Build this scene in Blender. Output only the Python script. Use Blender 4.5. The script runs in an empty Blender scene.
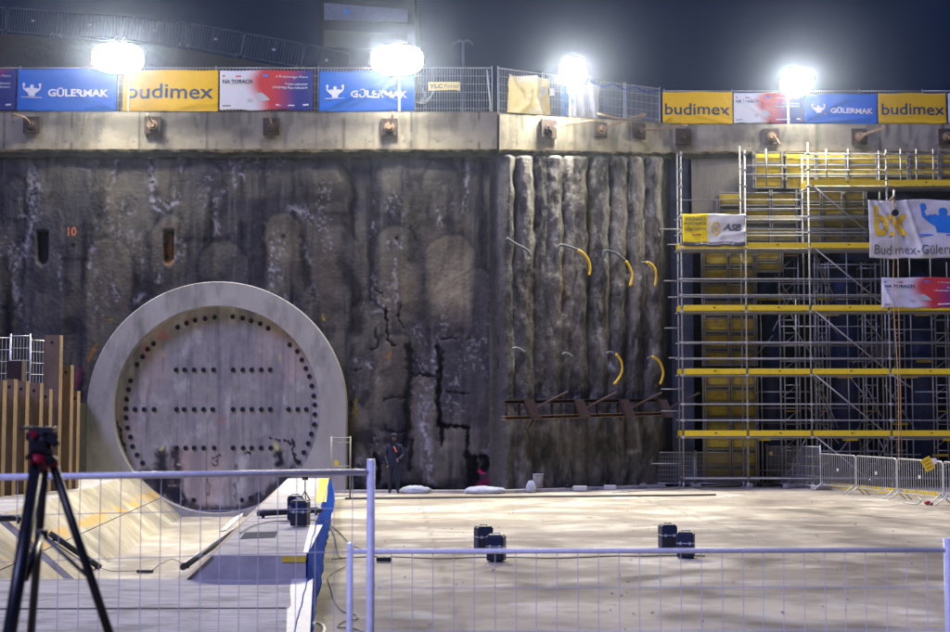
import bpy, bmesh, math, random
import numpy as np
from mathutils import Vector, Matrix
random.seed(7)
scn = bpy.context.scene
COL = scn.collection
R = math.radians

# ------------------------------------------------------------------ camera
F = 1400.0; PITCH = 3.84; CAMZ = 2.44
cam_d = bpy.data.cameras.new('camera'); cam = bpy.data.objects.new('camera', cam_d); COL.objects.link(cam)
cam.location = (0, 0, CAMZ); cam.rotation_euler = (R(90 + PITCH), 0, 0)
cam_d.sensor_width = 36; cam_d.lens = F / 950 * 36
cam_d.clip_start = 0.1; cam_d.clip_end = 3000
cam_d.dof.use_dof = True; cam_d.dof.focus_distance = 40; cam_d.dof.aperture_fstop = 4.5
scn.camera = cam
scn.render.resolution_x = 1024; scn.render.resolution_y = 681
# ------------------------------------------------------------------ world
w = bpy.data.worlds.new('World'); scn.world = w; w.use_nodes = True
nt = w.node_tree; bg = nt.nodes['Background']
tc = nt.nodes.new('ShaderNodeTexCoord'); sp = nt.nodes.new('ShaderNodeSeparateXYZ'); cr = nt.nodes.new('ShaderNodeValToRGB')
nt.links.new(tc.outputs['Generated'], sp.inputs[0]); nt.links.new(sp.outputs['Z'], cr.inputs[0]); nt.links.new(cr.outputs[0], bg.inputs[0])
cr.color_ramp.elements[0].position = 0.0; cr.color_ramp.elements[0].color = (0.001, 0.007, 0.036, 1)
cr.color_ramp.elements[1].position = 0.5; cr.color_ramp.elements[1].color = (0.0008, 0.0055, 0.028, 1)
bg.inputs[1].default_value = 1.0
# faint blue night fill from behind the camera
sd = bpy.data.lights.new('night_fill', 'SUN'); so = bpy.data.objects.new('night_fill', sd); COL.objects.link(so)
sd.energy = 2.7; sd.angle = R(20); sd.color = (0.46, 0.47, 1.0)
so.rotation_euler = (R(42), 0, R(-42))
# ------------------------------------------------------------------ render / exposure
scn.view_settings.view_transform = 'Standard'; scn.view_settings.look = 'None'
scn.view_settings.gamma = 1; scn.view_settings.exposure = 0.0
scn.render.engine = 'CYCLES'
scn.cycles.use_denoising = True
scn.cycles.max_bounces = 6; scn.cycles.diffuse_bounces = 3; scn.cycles.glossy_bounces = 2
scn.cycles.transmission_bounces = 2; scn.cycles.volume_bounces = 0; scn.cycles.transparent_max_bounces = 6
scn.cycles.sample_clamp_indirect = 4.0
LAMP_W = 2200.0; LAMP_COL = (1.0, 0.94, 0.76); LAMP_TILT = 26
HAZE = 0.00032

# ------------------------------------------------------------------ projection helpers
_c, _s = math.cos(R(PITCH)), math.sin(R(PITCH))
def ray(x, y):
    rx, up = (x - 475.0) / F, -(y - 316.0) / F
    return Vector((rx, _c - up * _s, _s + up * _c))
def P(x, y, d):                       # point seen at pixel x,y at depth Y=d
    r = ray(x, y); return Vector((r.x * d / r.y, d, CAMZ + r.z * d / r.y))
def G(x, y, z=0.0):                   # point seen at pixel on the plane of height z
    r = ray(x, y); t = (z - CAMZ) / r.z
    return Vector((r.x * t, r.y * t, z))
def PL(x, y, p0, n):
    r = ray(x, y); n = Vector(n); t = (Vector(p0) - Vector((0, 0, CAMZ))).dot(n) / r.dot(n)
    return Vector((0, 0, CAMZ)) + r * t
def proj_np(X, Y, Z):                 # world arrays -> photo pixel arrays
    dz = Z - CAMZ; fy = Y * _c + dz * _s; uy = -Y * _s + dz * _c
    return 475 + F * X / fy, 316 - F * uy / fy

# ------------------------------------------------------------------ noise (numpy)
def _hash(ix, iy, seed):
    h = (ix.astype(np.int64) * 374761393 + iy.astype(np.int64) * 668265263 + seed * 974711) & 0xffffffff
    h = ((h ^ (h >> 13)) * 1274126177) & 0xffffffff
    return ((h ^ (h >> 16)) & 0xffff) / 65535.0
def vnoise(x, y, seed):
    ix, iy = np.floor(x), np.floor(y); fx, fy = x - ix, y - iy
    fx = fx * fx * (3 - 2 * fx); fy = fy * fy * (3 - 2 * fy)
    a, b, c, d = _hash(ix, iy, seed), _hash(ix + 1, iy, seed), _hash(ix, iy + 1, seed), _hash(ix + 1, iy + 1, seed)
    return (a * (1 - fx) + b * fx) * (1 - fy) + (c * (1 - fx) + d * fx) * fy
def fbm(x, y, seed=0, oc=4):
    s = 0; a = 0.5; t = 0
    for k in range(oc):
        s = s + a * vnoise(x, y, seed + k * 17); t += a; a *= 0.5; x = x * 2.03 + 5.1; y = y * 2.03 + 9.7
    return s / t
def sstep(a, b, x):
    t = np.clip((x - a) / (b - a), 0, 1); return t * t * (3 - 2 * t)
def dist_poly(x, y, pts):
    best = np.full(x.shape, 1e9)
    for (x0, y0), (x1, y1) in zip(pts[:-1], pts[1:]):
        dx, dy = x1 - x0, y1 - y0; L = dx * dx + dy * dy + 1e-9
        t = np.clip(((x - x0) * dx + (y - y0) * dy) / L, 0, 1)
        best = np.minimum(best, np.hypot(x - x0 - t * dx, y - y0 - t * dy))
    return best
def mixc(c, col, a):
    a = np.clip(a, 0, 1)[..., None]; return c * (1 - a) + np.array(col) * a

# ------------------------------------------------------------------ materials
MATS = {}
def mat(name, col=(0.5, 0.5, 0.5), rough=0.7, metal=0.0, var=0.25, scale=6.0, bump=0.2, bscale=30.0, attr=None,
        dirt=None, dirt_amt=0.4, dirt_scale=3.0, emit=None, dirt_lim=(0.5, 0.68), spec=0.4, stretch=(1, 1, 1), rvar=0.15, backlight=0.0):
    if name in MATS: return MATS[name]
    m = bpy.data.materials.new(name); m.use_nodes = True; n = m.node_tree; L = n.links
    b = n.nodes['Principled BSDF']
    t = n.nodes.new('ShaderNodeTexCoord'); mp = n.nodes.new('ShaderNodeMapping'); mp.inputs['Scale'].default_value = stretch
    L.new(t.outputs['Object'], mp.inputs[0])
    ns = n.nodes.new('ShaderNodeTexNoise'); ns.inputs['Scale'].default_value = scale; ns.inputs['Detail'].default_value = 7; ns.inputs['Roughness'].default_value = 0.65
    L.new(mp.outputs[0], ns.inputs['Vector'])
    mr = n.nodes.new('ShaderNodeMapRange'); mr.inputs[1].default_value = 0.25; mr.inputs[2].default_value = 0.75
    mr.inputs[3].default_value = 1 - var; mr.inputs[4].default_value = 1 + var; L.new(ns.outputs[0], mr.inputs[0])
    vm = n.nodes.new('ShaderNodeVectorMath'); vm.operation = 'SCALE'
    if attr:
        at = n.nodes.new('ShaderNodeAttribute'); at.attribute_name = attr; L.new(at.outputs['Color'], vm.inputs[0])
    else: vm.inputs[0].default_value = col
    L.new(mr.outputs[0], vm.inputs['Scale']); out = vm.outputs[0]
    if dirt:
        n2 = n.nodes.new('ShaderNodeTexNoise'); n2.inputs['Scale'].default_value = dirt_scale; n2.inputs['Detail'].default_value = 9; n2.inputs['Roughness'].default_value = 0.7
        L.new(mp.outputs[0], n2.inputs['Vector'])
        r2 = n.nodes.new('ShaderNodeMapRange'); r2.inputs[1].default_value = dirt_lim[0]; r2.inputs[2].default_value = dirt_lim[1]; r2.inputs[4].default_value = dirt_amt
        L.new(n2.outputs[0], r2.inputs[0])
        mx = n.nodes.new('ShaderNodeMix'); mx.data_type = 'RGBA'; mx.inputs[7].default_value = (*dirt, 1)
        L.new(r2.outputs[0], mx.inputs[0]); L.new(out, mx.inputs[6]); out = mx.outputs[2]
    L.new(out, b.inputs['Base Color'])
    b.inputs['Metallic'].default_value = metal
    b.inputs['Specular IOR Level'].default_value = spec
    rr = n.nodes.new('ShaderNodeMapRange'); rr.inputs[3].default_value = max(0.05, rough - rvar); rr.inputs[4].default_value = min(1, rough + rvar)
    L.new(ns.outputs[0], rr.inputs[0]); L.new(rr.outputs[0], b.inputs['Roughness'])
    if bump:
        n3 = n.nodes.new('ShaderNodeTexNoise'); n3.inputs['Scale'].default_value = bscale; n3.inputs['Detail'].default_value = 6
        L.new(mp.outputs[0], n3.inputs['Vector'])
        bp = n.nodes.new('ShaderNodeBump'); bp.inputs['Strength'].default_value = bump; bp.inputs['Distance'].default_value = 0.05
        L.new(n3.outputs[0], bp.inputs['Height']); L.new(bp.outputs[0], b.inputs['Normal'])
    if emit:
        b.inputs['Emission Color'].default_value = (*emit[0], 1); b.inputs['Emission Strength'].default_value = emit[1]
    MATS[name] = m; return m

M = dict(
    wall=mat('wall', attr='Col', rough=0.95, var=0.22, scale=2.2, bump=0.35, bscale=9, spec=0.06),
    piles=mat('piles', attr='Col', rough=0.95, var=0.3, scale=5, bump=0.5, bscale=16, spec=0.06),
    face=mat('face', attr='Col', rough=0.95, var=0.2, scale=3, bump=0.2, bscale=25, spec=0.05),
    ground=mat('ground', attr='Col', rough=0.95, var=0.16, scale=2.2, bump=0.3, bscale=14, spec=0.06, dirt=(0.2, 0.175, 0.15), dirt_amt=0.28, dirt_scale=0.9, dirt_lim=(0.52, 0.60)),
    slope=mat('slope', attr='Col', dirt=(0.2, 0.18, 0.15), dirt_amt=0.4, dirt_scale=1.2, dirt_lim=(0.53, 0.6), rough=0.95, spec=0.06, var=0.2, scale=2.5, bump=0.15, bscale=20),
    beam=mat('beam', attr='Col', rough=0.95, spec=0.06, var=0.14, scale=3, bump=0.2, bscale=20),
    collar=mat('collar', (0.33, 0.31, 0.28), 0.95, spec=0.06, var=0.18, scale=1.3, bump=0.15, bscale=22, dirt=(0.22, 0.21, 0.2), dirt_amt=0.5, dirt_scale=1.2),
    capconc=mat('capconc', (0.20, 0.185, 0.15), 0.8, var=0.35, scale=1.5, bump=0.3, dirt=(0.08, 0.07, 0.06), dirt_amt=0.7, dirt_scale=1.5, stretch=(2, 1, .4)),
    slab=mat('slab', (0.46, 0.44, 0.43), 0.95, dirt_lim=(0.52, 0.6), spec=0.06, var=0.3, scale=2.5, bump=0.15, bscale=18, dirt=(0.2, 0.19, 0.18), dirt_amt=0.6, dirt_scale=1.0, stretch=(1, 2.5, 1)),
    white_paint=mat('white_paint', (0.78, 0.76, 0.66), 0.6, var=0.1, dirt=(0.5, 0.47, 0.4), dirt_amt=0.4, dirt_scale=5),
    yellow_paint=mat('yellow_paint', (0.75, 0.55, 0.05), 0.6, var=0.15, dirt=(0.5, 0.42, 0.2), dirt_amt=0.5, dirt_scale=6),
    tarp=mat('tarp', (0.004, 0.055, 0.45), 0.9, spec=0.05, var=0.2, bump=0.8, bscale=6),
    galv=mat('galv', (0.50, 0.51, 0.52), 0.45, metal=0.55, var=0.25, scale=12, bump=0.05),
    fencegalv=mat('fencegalv', (0.80, 0.82, 0.92), 0.4, metal=0.0, var=0.18, scale=30, bump=0.04),
    scaf=mat('scaf', (0.27, 0.27, 0.26), 0.65, metal=0.15, var=0.35, scale=5, bump=0.05),
    toe=mat('toe', (0.80, 0.58, 0.02), 0.55, var=0.2, scale=4, dirt=(0.35, 0.26, 0.06), dirt_amt=0.5, dirt_scale=4),
    deck=mat('deck', (0.30, 0.29, 0.27), 0.6, metal=0.3, var=0.3, scale=4),
    formyel=mat('formyel', (0.70, 0.50, 0.02), 0.6, var=0.35, scale=3, dirt=(0.20, 0.17, 0.10), dirt_amt=0.85, dirt_scale=3.5),
    formold=mat('formold', (0.42, 0.31, 0.03), 0.7, var=0.45, scale=3, dirt=(0.10, 0.09, 0.07), dirt_amt=0.9, dirt_scale=3),
    formgrey=mat('formgrey', (0.22, 0.215, 0.19), 0.6, metal=0.3, var=0.3, scale=5, dirt=(0.2, 0.18, 0.14), dirt_amt=0.6),
    bluesteel=mat('bluesteel', (0.02, 0.036, 0.11), 0.5, var=0.3, scale=3, dirt=(0.08, 0.07, 0.07), dirt_amt=0.5, dirt_scale=2),
    rust=mat('rust', (0.055, 0.036, 0.03), 0.85, var=0.45, scale=8, bump=0.4, dirt=(0.06, 0.03, 0.02), dirt_amt=0.7, dirt_scale=5),
    rustlight=mat('rustlight', (0.21, 0.14, 0.085), 0.8, var=0.3, scale=9, bump=0.3),
    pilesteel=mat('pilesteel', (0.20, 0.14, 0.10), 0.8, var=0.35, scale=3, bump=0.3, dirt=(0.12, 0.07, 0.04), dirt_amt=0.6, dirt_scale=5, stretch=(1, 1, .3)),
    pileflange=mat('pileflange', (0.19, 0.13, 0.075), 0.85, var=0.5, scale=4, bump=0.4, dirt=(0.09, 0.05, 0.03), dirt_amt=0.85, dirt_scale=3, stretch=(1, 1, .4)),
    darkhole=mat('darkhole', (0.012, 0.012, 0.02), 0.9, var=0.3),
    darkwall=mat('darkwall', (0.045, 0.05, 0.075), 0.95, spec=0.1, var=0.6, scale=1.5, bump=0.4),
    blackpl=mat('blackpl', (0.018, 0.020, 0.028), 0.5, var=0.2, scale=20, bump=0.05),
    bluecase=mat('bluecase', (0.006, 0.016, 0.06), 0.45, var=0.2, scale=12, bump=0.05),
    cable=mat('cable', (0.02, 0.02, 0.025), 0.6, var=0.1, bump=0),
    yhose=mat('yhose', (0.75, 0.48, 0.03), 0.5, var=0.2, scale=8),
    greyhose=mat('greyhose', (0.12, 0.14, 0.16), 0.6, var=0.2),
    cloth=mat('cloth', attr='Col', rough=0.6, var=0.05, scale=5, bump=0.15, bscale=5, spec=0.15),
    white=mat('white', (0.75, 0.75, 0.76), 0.6, var=0.1, bump=0),
    navyink=mat('navyink', (0.015, 0.04, 0.10), 0.6, var=0.05, bump=0),
    blueink=mat('blueink', (0.02, 0.20, 0.62), 0.6, var=0.05, bump=0),
    yelink=mat('yelink', (0.75, 0.50, 0.02), 0.6, var=0.05, bump=0),
    greyink=mat('greyink', (0.13, 0.13, 0.14), 0.6, var=0.05, bump=0),
    redink=mat('redink', (0.5, 0.05, 0.05), 0.6, var=0.05, bump=0),
    orangeink=mat('orangeink', (0.45, 0.12, 0.04), 0.8, var=0.3, bump=0),
    pinkink=mat('pinkink', (0.65, 0.02, 0.22), 0.8, var=0.3, bump=0),
    palegrey=mat('palegrey', (0.45, 0.46, 0.5), 0.6, var=0.1, bump=0),
    lens=mat('lens', (0.9, 0.9, 0.9), 0.3, emit=((1, 0.97, 0.9), 120), bump=0),
    housing=mat('housing', (0.08, 0.08, 0.09), 0.5, metal=0.4),
    carbon=mat('carbon', (0.012, 0.013, 0.02), 0.35, var=0.2, scale=30, bump=0.02, spec=0.5),
    redpl=mat('redpl', (0.35, 0.01, 0.03), 0.4, bump=0),
    earth=mat('earth', (0.045, 0.04, 0.035), 0.95, var=0.4, scale=0.6, bump=0.8, bscale=4),
    plywood=mat('plywood', (0.28, 0.2, 0.12), 0.8, var=0.3),
    skin=mat('skin', (0.14, 0.08, 0.06), 0.6, bump=0), darkcloth=mat('darkcloth', (0.015, 0.02, 0.045), 0.9, var=0.3),
    hivis=mat('hivis', (0.7, 0.15, 0.03), 0.7, bump=0), green=mat('green', (0.06, 0.5, 0.08), 0.5, bump=0),
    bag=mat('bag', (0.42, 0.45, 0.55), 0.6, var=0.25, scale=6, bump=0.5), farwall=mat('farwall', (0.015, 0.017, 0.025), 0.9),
    dimgalv=mat('dimgalv', (0.10, 0.11, 0.14), 0.5, metal=0.2), dimboard=mat('dimboard', (0.16, 0.17, 0.22), 0.7), rope=mat('rope', (0.55, 0.35, 0.15), 0.9, bump=0),  # dim metal and board tones: weak night light put into the colour
)

# ------------------------------------------------------------------ objects
def wloc(o):
    v = Vector((0, 0, 0))
    while o is not None: v += o.location; o = o.parent
    return v
def props(o, label=None, cat=None, group=None, kind=None):
    if label: o['label'] = label
    if cat: o['category'] = cat
    if group: o['group'] = group
    if kind: o['kind'] = kind
    return o
def thing(name, label, cat, loc=(0, 0, 0), group=None):
    o = bpy.data.objects.new(name, None); COL.objects.link(o); o.location = loc; o.empty_display_size = 0.2
    return props(o, label, cat, group)
def link_mesh(name, me, m, parent=None):
    o = bpy.data.objects.new(name, me); COL.objects.link(o); me.materials.append(M[m] if isinstance(m, str) else m)
    if parent is not None: o.parent = parent
    return o
class MB:
    def __init__(s): s.v = []; s.f = []; s.sm = []
    def add(s, vs, fs, smooth=False):
        k = len(s.v); s.v += [tuple(v) for v in vs]; s.f += [tuple(i + k for i in f) for f in fs]; s.sm += [smooth] * len(fs); return s
    def box(s, c, d, ax=None):       # centre, size, optional x-axis direction in plan
        c = Vector(c); ex = Vector((1, 0, 0)) if ax is None else Vector((ax[0], ax[1], 0)).normalized()
        ey = Vector((-ex.y, ex.x, 0)); ez = Vector((0, 0, 1)); h = [q / 2 for q in d]
        vs = [c + ex * (i * h[0]) + ey * (j * h[1]) + ez * (k * h[2]) for i in (-1, 1) for j in (-1, 1) for k in (-1, 1)]
        return s.add(vs, [(0, 1, 3, 2), (4, 6, 7, 5), (0, 4, 5, 1), (2, 3, 7, 6), (0, 2, 6, 4), (1, 5, 7, 3)])
    def bbox(s, c, d, b=0.02, ax=None):   # bevelled box
        bm = bmesh.new(); bmesh.ops.create_cube(bm, size=1)
        for v in bm.verts: v.co = Vector((v.co.x * d[0], v.co.y * d[1], v.co.z * d[2]))
        bmesh.ops.bevel(bm, geom=bm.edges[:], offset=b, segments=2, affect='EDGES', profile=0.6)
        ex = Vector((1, 0, 0)) if ax is None else Vector((ax[0], ax[1], 0)).normalized(); ey = Vector((-ex.y, ex.x, 0)); c = Vector(c)
        bm.verts.index_update()
        s.add([c + ex * v.co.x + ey * v.co.y + Vector((0, 0, v.co.z)) for v in bm.verts], [[v.index for v in f.verts] for f in bm.faces]); bm.free(); return s
    def tube(s, pts, r, n=8, caps=True):
        pts = [Vector(p) for p in pts]; rs = r if isinstance(r, (list, tuple)) else [r] * len(pts)
        t0 = (pts[1] - pts[0]).normalized(); a = Vector((0, 0, 1)) if abs(t0.z) < 0.9 else Vector((1, 0, 0))
        u = t0.cross(a).normalized(); vs = []
        for i, p in enumerate(pts):
            t = (pts[min(i + 1, len(pts) - 1)] - pts[max(i - 1, 0)]).normalized()
            u = (u - t * u.dot(t)).normalized(); w_ = t.cross(u)
            vs += [p + (u * math.cos(k * math.tau / n) + w_ * math.sin(k * math.tau / n)) * rs[i] for k in range(n)]
        fs = [(i * n + k, i * n + (k + 1) % n, (i + 1) * n + (k + 1) % n, (i + 1) * n + k) for i in range(len(pts) - 1) for k in range(n)]
        s.add(vs, fs, True)
        if caps:
            k0 = len(s.v) - len(vs); s.f += [tuple(range(k0 + n - 1, k0 - 1, -1)), tuple(range(k0 + len(vs) - n, k0 + len(vs)))]; s.sm += [False, False]
        return s
    def prism(s, pts, vec):           # planar polygon extruded by vec
        n = len(pts); vec = Vector(vec); vs = [Vector(p) for p in pts] + [Vector(p) + vec for p in pts]
        return s.add(vs, [tuple(range(n)), tuple(range(2 * n - 1, n - 1, -1))] + [(i, (i + 1) % n, (i + 1) % n + n, i + n) for i in range(n)])
    def ball(s, c, r, n=10, sc=(1, 1, 1)):
        c = Vector(c); vs = []; fs = []
        for i in range(n // 2 + 1):
            a = math.pi * i / (n // 2)
            for k in range(n):
                b = math.tau * k / n; vs.append(c + Vector((math.sin(a) * math.cos(b) * r * sc[0], math.sin(a) * math.sin(b) * r * sc[1], math.cos(a) * r * sc[2])))
        for i in range(n // 2):
            for k in range(n): fs.append((i * n + k, (i + 1) * n + k, (i + 1) * n + (k + 1) % n, i * n + (k + 1) % n))
        return s.add(vs, fs, True)
    def build(s, name, m, parent=None):
        me = bpy.data.meshes.new(name); off = wloc(parent) if parent is not None else Vector((0, 0, 0))
        me.from_pydata([(v[0] - off.x, v[1] - off.y, v[2] - off.z) for v in s.v], [], s.f)
        me.validate(); me.update()
        if len(me.polygons) == len(s.sm): me.polygons.foreach_set('use_smooth', s.sm)
        return link_mesh(name, me, m, parent)
def grid(name, X, Y, Z, C, m, parent=None, keep=None, smooth=True):
    """grid surface from (nv,nu) arrays, colour array, optional (nv-1,nu-1) mask"""
    nv, nu = X.shape; me = bpy.data.meshes.new(name)
    idx = np.arange(nv * nu).reshape(nv, nu)
    q = np.stack([idx[:-1, :-1], idx[:-1, 1:], idx[1:, 1:], idx[1:, :-1]], -1).reshape(-1, 4)
    if keep is not None: q = q[keep.reshape(-1)]
    co = np.stack([X, Y, Z], -1).reshape(-1, 3)
    off = wloc(parent) if parent is not None else Vector((0, 0, 0)); co = co - np.array(off)
    used = np.unique(q); remap = np.full(nv * nu, -1); remap[used] = np.arange(len(used)); q = remap[q]; co = co[used]
    me.vertices.add(len(co)); me.vertices.foreach_set('co', co.reshape(-1).astype(np.float32))
    me.loops.add(q.size); me.loops.foreach_set('vertex_index', q.reshape(-1).astype(np.int32))
    me.polygons.add(len(q)); me.polygons.foreach_set('loop_start', np.arange(0, q.size, 4, dtype=np.int32))
    me.polygons.foreach_set('loop_total', np.full(len(q), 4, dtype=np.int32))
    me.update(calc_edges=True); me.polygons.foreach_set('use_smooth', [smooth] * len(q))
    if C is not None:
        ca = me.color_attributes.new('Col', 'FLOAT_COLOR', 'POINT')
        c4 = np.concatenate([C.reshape(-1, 3), np.ones((nv * nu, 1))], 1)[used]; ca.data.foreach_set('color', c4.reshape(-1).astype(np.float32))
    return link_mesh(name, me, m, parent)
def copy_tree(o, parent=None):
    c = o.copy(); COL.objects.link(c)
    if parent is not None: c.parent = parent
    for ch in list(o.children): copy_tree(ch, c)
    return c
def curvept(pts, n=6):                # smooth a polyline (Catmull-Rom)
    pts = [Vector(p) for p in pts]; out = []
    for i in range(len(pts) - 1):
        p0, p1, p2, p3 = pts[max(i - 1, 0)], pts[i], pts[i + 1], pts[min(i + 2, len(pts) - 1)]
        for k in range(n):
            t = k / n; out.append(0.5 * ((2 * p1) + (p2 - p0) * t + (2 * p0 - 5 * p1 + 4 * p2 - p3) * t * t + (3 * p1 - p0 - 3 * p2 + p3) * t ** 3))
    out.append(pts[-1]); return out

# ------------------------------------------------------------------ text
def text2d(s, w_, h_, bold=0.0, shear=0.0):
    """triangulated text fitted to w_ x h_ (cap box), returns verts2d, faces"""
    cu = bpy.data.curves.new('t', 'FONT'); cu.body = s; cu.offset = bold; cu.shear = shear; cu.resolution_u = 3
    o = bpy.data.objects.new('t', cu); COL.objects.link(o)
    dg = bpy.context.evaluated_depsgraph_get(); me = o.evaluated_get(dg).to_mesh()
    bm = bmesh.new(); bm.from_mesh(me); o.evaluated_get(dg).to_mesh_clear()
    bpy.data.objects.remove(o); bpy.data.curves.remove(cu)
    xs = [v.co.x for v in bm.verts]; ys = [v.co.y for v in bm.verts]
    x0, x1, y0, y1 = min(xs), max(xs), min(ys), max(ys)
    for v in bm.verts: v.co = Vector(((v.co.x - x0) / (x1 - x0) * w_, (v.co.y - y0) / (y1 - y0) * h_, 0))
    bmesh.ops.triangulate(bm, faces=bm.faces[:])
    for _ in range(3):
        lim = 0.22; es = [e for e in bm.edges if e.calc_length() > lim]
        if not es or w_ < 0.8: break
        bmesh.ops.subdivide_edges(bm, edges=es, cuts=1); bmesh.ops.triangulate(bm, faces=bm.faces[:])
    bm.verts.index_update()
    r = [(v.co.x, v.co.y) for v in bm.verts], [[v.index for v in f.verts] for f in bm.faces]; bm.free(); return r
MANL = [(0.0, 1.0), (0.07, 1.04), (0.13, 1.0), (0.15, 0.88), (0.09, 0.80), (0.14, 0.62), (0.22, 0.68), (0.28, 0.66), (0.33, 0.71), (0.38, 0.66), (0.42, 0.68), (0.40, 0.82), (0.44, 0.9)]
MAN = MANL + [(0.5, 0.92)] + [(1 - x, y) for x, y in reversed(MANL)] + [(0.96, 0.6), (0.8, 0.42), (0.68, 0.3), (0.65, 0.1), (0.35, 0.1), (0.32, 0.3), (0.2, 0.42), (0.04, 0.6)]
def man2d(w_, h_):
    bm = bmesh.new(); vs = [bm.verts.new((x * w_, y * h_, 0)) for x, y in MAN]; bm.faces.new(vs)
    vs = [bm.verts.new((x * w_, y * h_, 0)) for x, y in [(-0.05, 0.0), (1.05, 0.0), (1.05, 0.05), (-0.05, 0.05)]]; bm.faces.new(vs)
    bmesh.ops.triangulate(bm, faces=bm.faces[:]); bm.verts.index_update()
    r = [(v.co.x, v.co.y) for v in bm.verts], [[v.index for v in f.verts] for f in bm.faces]; bm.free(); return r
def poly2d(pts):
    bm = bmesh.new(); vs = [bm.verts.new((x, y, 0)) for x, y in pts]; bm.faces.new(vs)
    bmesh.ops.triangulate(bm, faces=bm.faces[:]); bm.verts.index_update()
    r = [(v.co.x, v.co.y) for v in bm.verts], [[v.index for v in f.verts] for f in bm.faces]; bm.free(); return r
def rect2d(w_, h_): return [(0, 0), (w_, 0), (w_, h_), (0, h_)], [(0, 1, 2, 3)]

def banner(label, TL, TR, h, colfn, items, seed=1, amp=0.03, folds=(), cat='banner', name='banner', group=None, thin=0.012, sag=0.02, taper=0.0):
    """cloth banner; TL,TR top corners; colfn(u,v)->rgb arrays in 0..1 (v down); items drawn in units of the banner width/height"""
    TL, TR = Vector(TL), Vector(TR); Lw = (TR - TL).length; ex = (TR - TL) / Lw; nrm = Vector((0, 0, 1)).cross(ex).normalized()
    if nrm.y > 0: nrm = -nrm
    def wr(u, v):
        u = np.asarray(u, float); v = np.asarray(v, float)
        o = (fbm(u * 3 + v * 1.5, v * 2.0 - u, seed, 3) - 0.5) * 2 * amp
        for (ax, ay, bx, by, a, wd) in folds:
            d = dist_poly(u * Lw, v * h, [(ax * Lw, ay * h), (bx * Lw, by * h)])
            o = o + a * np.exp(-(d / wd) ** 2)
        return o * 1.5
    def mp(u, v, off):
        o = wr(u, v) + off; sg = -sag * np.sin(np.clip(u, 0, 1) * math.pi * 3) * (1 - v) * 0.6 + (vnoise(u * 9, v * 0 + seed, seed) - 0.5) * 0.05 * v
        xx = TL.x + ex.x * u * Lw + nrm.x * o + ex.x * taper * Lw * v * (0.5 - u); yy = TL.y + ex.y * u * Lw + nrm.y * o
        zz = TL.z + ex.z * u * Lw - v * h + sg
        return xx, yy, zz
    nu, nv = max(12, int(Lw / 0.05)), max(8, int(h / 0.05))
    U, V = np.meshgrid(np.linspace(0, 1, nu), np.linspace(0, 1, nv))
    X, Y, Z = mp(U, V, 0.0)
    t = thing(name, label, cat, TL + ex * Lw / 2 - Vector((0, 0, h)), group)
    o = grid('cloth', X, Y, Z, colfn(U, V), 'cloth', t)
    sol = o.modifiers.new('s', 'SOLIDIFY'); sol.thickness = 0.003; sol.offset = 0
    groups = {}
    for it in items:
        kind, u0, v0, w_, h_, m, arg = (list(it) + [None])[:7]
        if kind == 'text': d2 = text2d(arg[0], w_ * Lw, h_ * h, *(arg[1:]))
        elif kind == 'man': d2 = man2d(w_ * Lw, h_ * h)
        elif kind == 'ring':
            d2 = [((0.5 + rr1 * math.cos(k * math.tau / 24)) * w_ * Lw, (0.5 + rr1 * math.sin(k * math.tau / 24)) * h_ * h) for rr1 in (0.5, 0.37) for k in range(24)], [(k, (k + 1) % 24, (k + 1) % 24 + 24, k + 24) for k in range(24)]
        elif kind == 'poly': d2 = poly2d([(x * w_ * Lw, y * h_ * h) for x, y in arg])
        else: d2 = rect2d(w_ * Lw, h_ * h)
        nm = {'text': 'lettering', 'man': 'emblem', 'ring': 'emblem', 'poly': 'map_shape', 'rect': 'stripe'}[kind]
        mb = groups.setdefault((nm, m), MB())
        u = u0 + np.array([p[0] for p in d2[0]]) / Lw; v = v0 + h_ - np.array([p[1] for p in d2[0]]) / h
        x, y, z = mp(u, v, thin if kind != 'rect' else thin * 0.6)
        mb.add(list(zip(x, y, z)), d2[1])
    for (nm, m), mb in groups.items(): mb.build(nm, m, t)
    return t
def flat(c): return lambda U, V: np.ones(U.shape + (3,)) * np.array(c)

# ================================================================== GROUND
D = 42.0; DR = 45.0                      # main wall plane, right wall plane
AX, AY, BX, BY = 0.66, D, 6.33, DR       # angled wall from A to B
XL = lambda Y: -5.09 - 0.085 * Y         # trough floor edges
XR = lambda Y: -3.20 - 0.085 * Y
XE = lambda Y: -0.54 - 0.0895 * Y        # right edge of the upper slabs
XT = lambda Y: -1.80 - 0.0855 * Y        # inner top edge of slab A
xs = np.concatenate([np.linspace(-60, -16, 12), np.arange(-15, 17, 0.09), np.linspace(18, 70, 12)])
ys = np.concatenate([np.linspace(-30, 11, 20), np.arange(11.5, 42, 0.09), np.arange(42, 46, 0.3), np.linspace(47, 52, 3)])
X, Y = np.meshgrid(xs, ys)
n1 = fbm(X * 0.35 + 3, Y * 0.4, 3, 6); n2 = fbm((X + 0.6 * Y) * 0.22, (Y - 0.25 * X) * 0.6, 11, 6); n3 = fbm(X * 1.5, Y * 1.3, 23, 5)
n4 = fbm((X - 0.3 * Y) * 0.5, (Y + 0.15 * X) * 0.9, 31, 6)
C = np.ones(X.shape + (3,)) * np.array((0.50, 0.45, 0.355))
C = mixc(C, (0.60, 0.56, 0.47), sstep(0.5, 0.75, n1) * 0.8)
C = mixc(C, (0.27, 0.235, 0.19), sstep(0.52, 0.74, n2) * 0.85)
C = mixc(C, (0.30, 0.27, 0.22), sstep(0.55, 0.72, n4) * 0.5)
C = mixc(C, (0.62, 0.60, 0.53), sstep(0.58, 0.72, n3) * 0.5)
px, py = proj_np(X, Y, X * 0)
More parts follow.
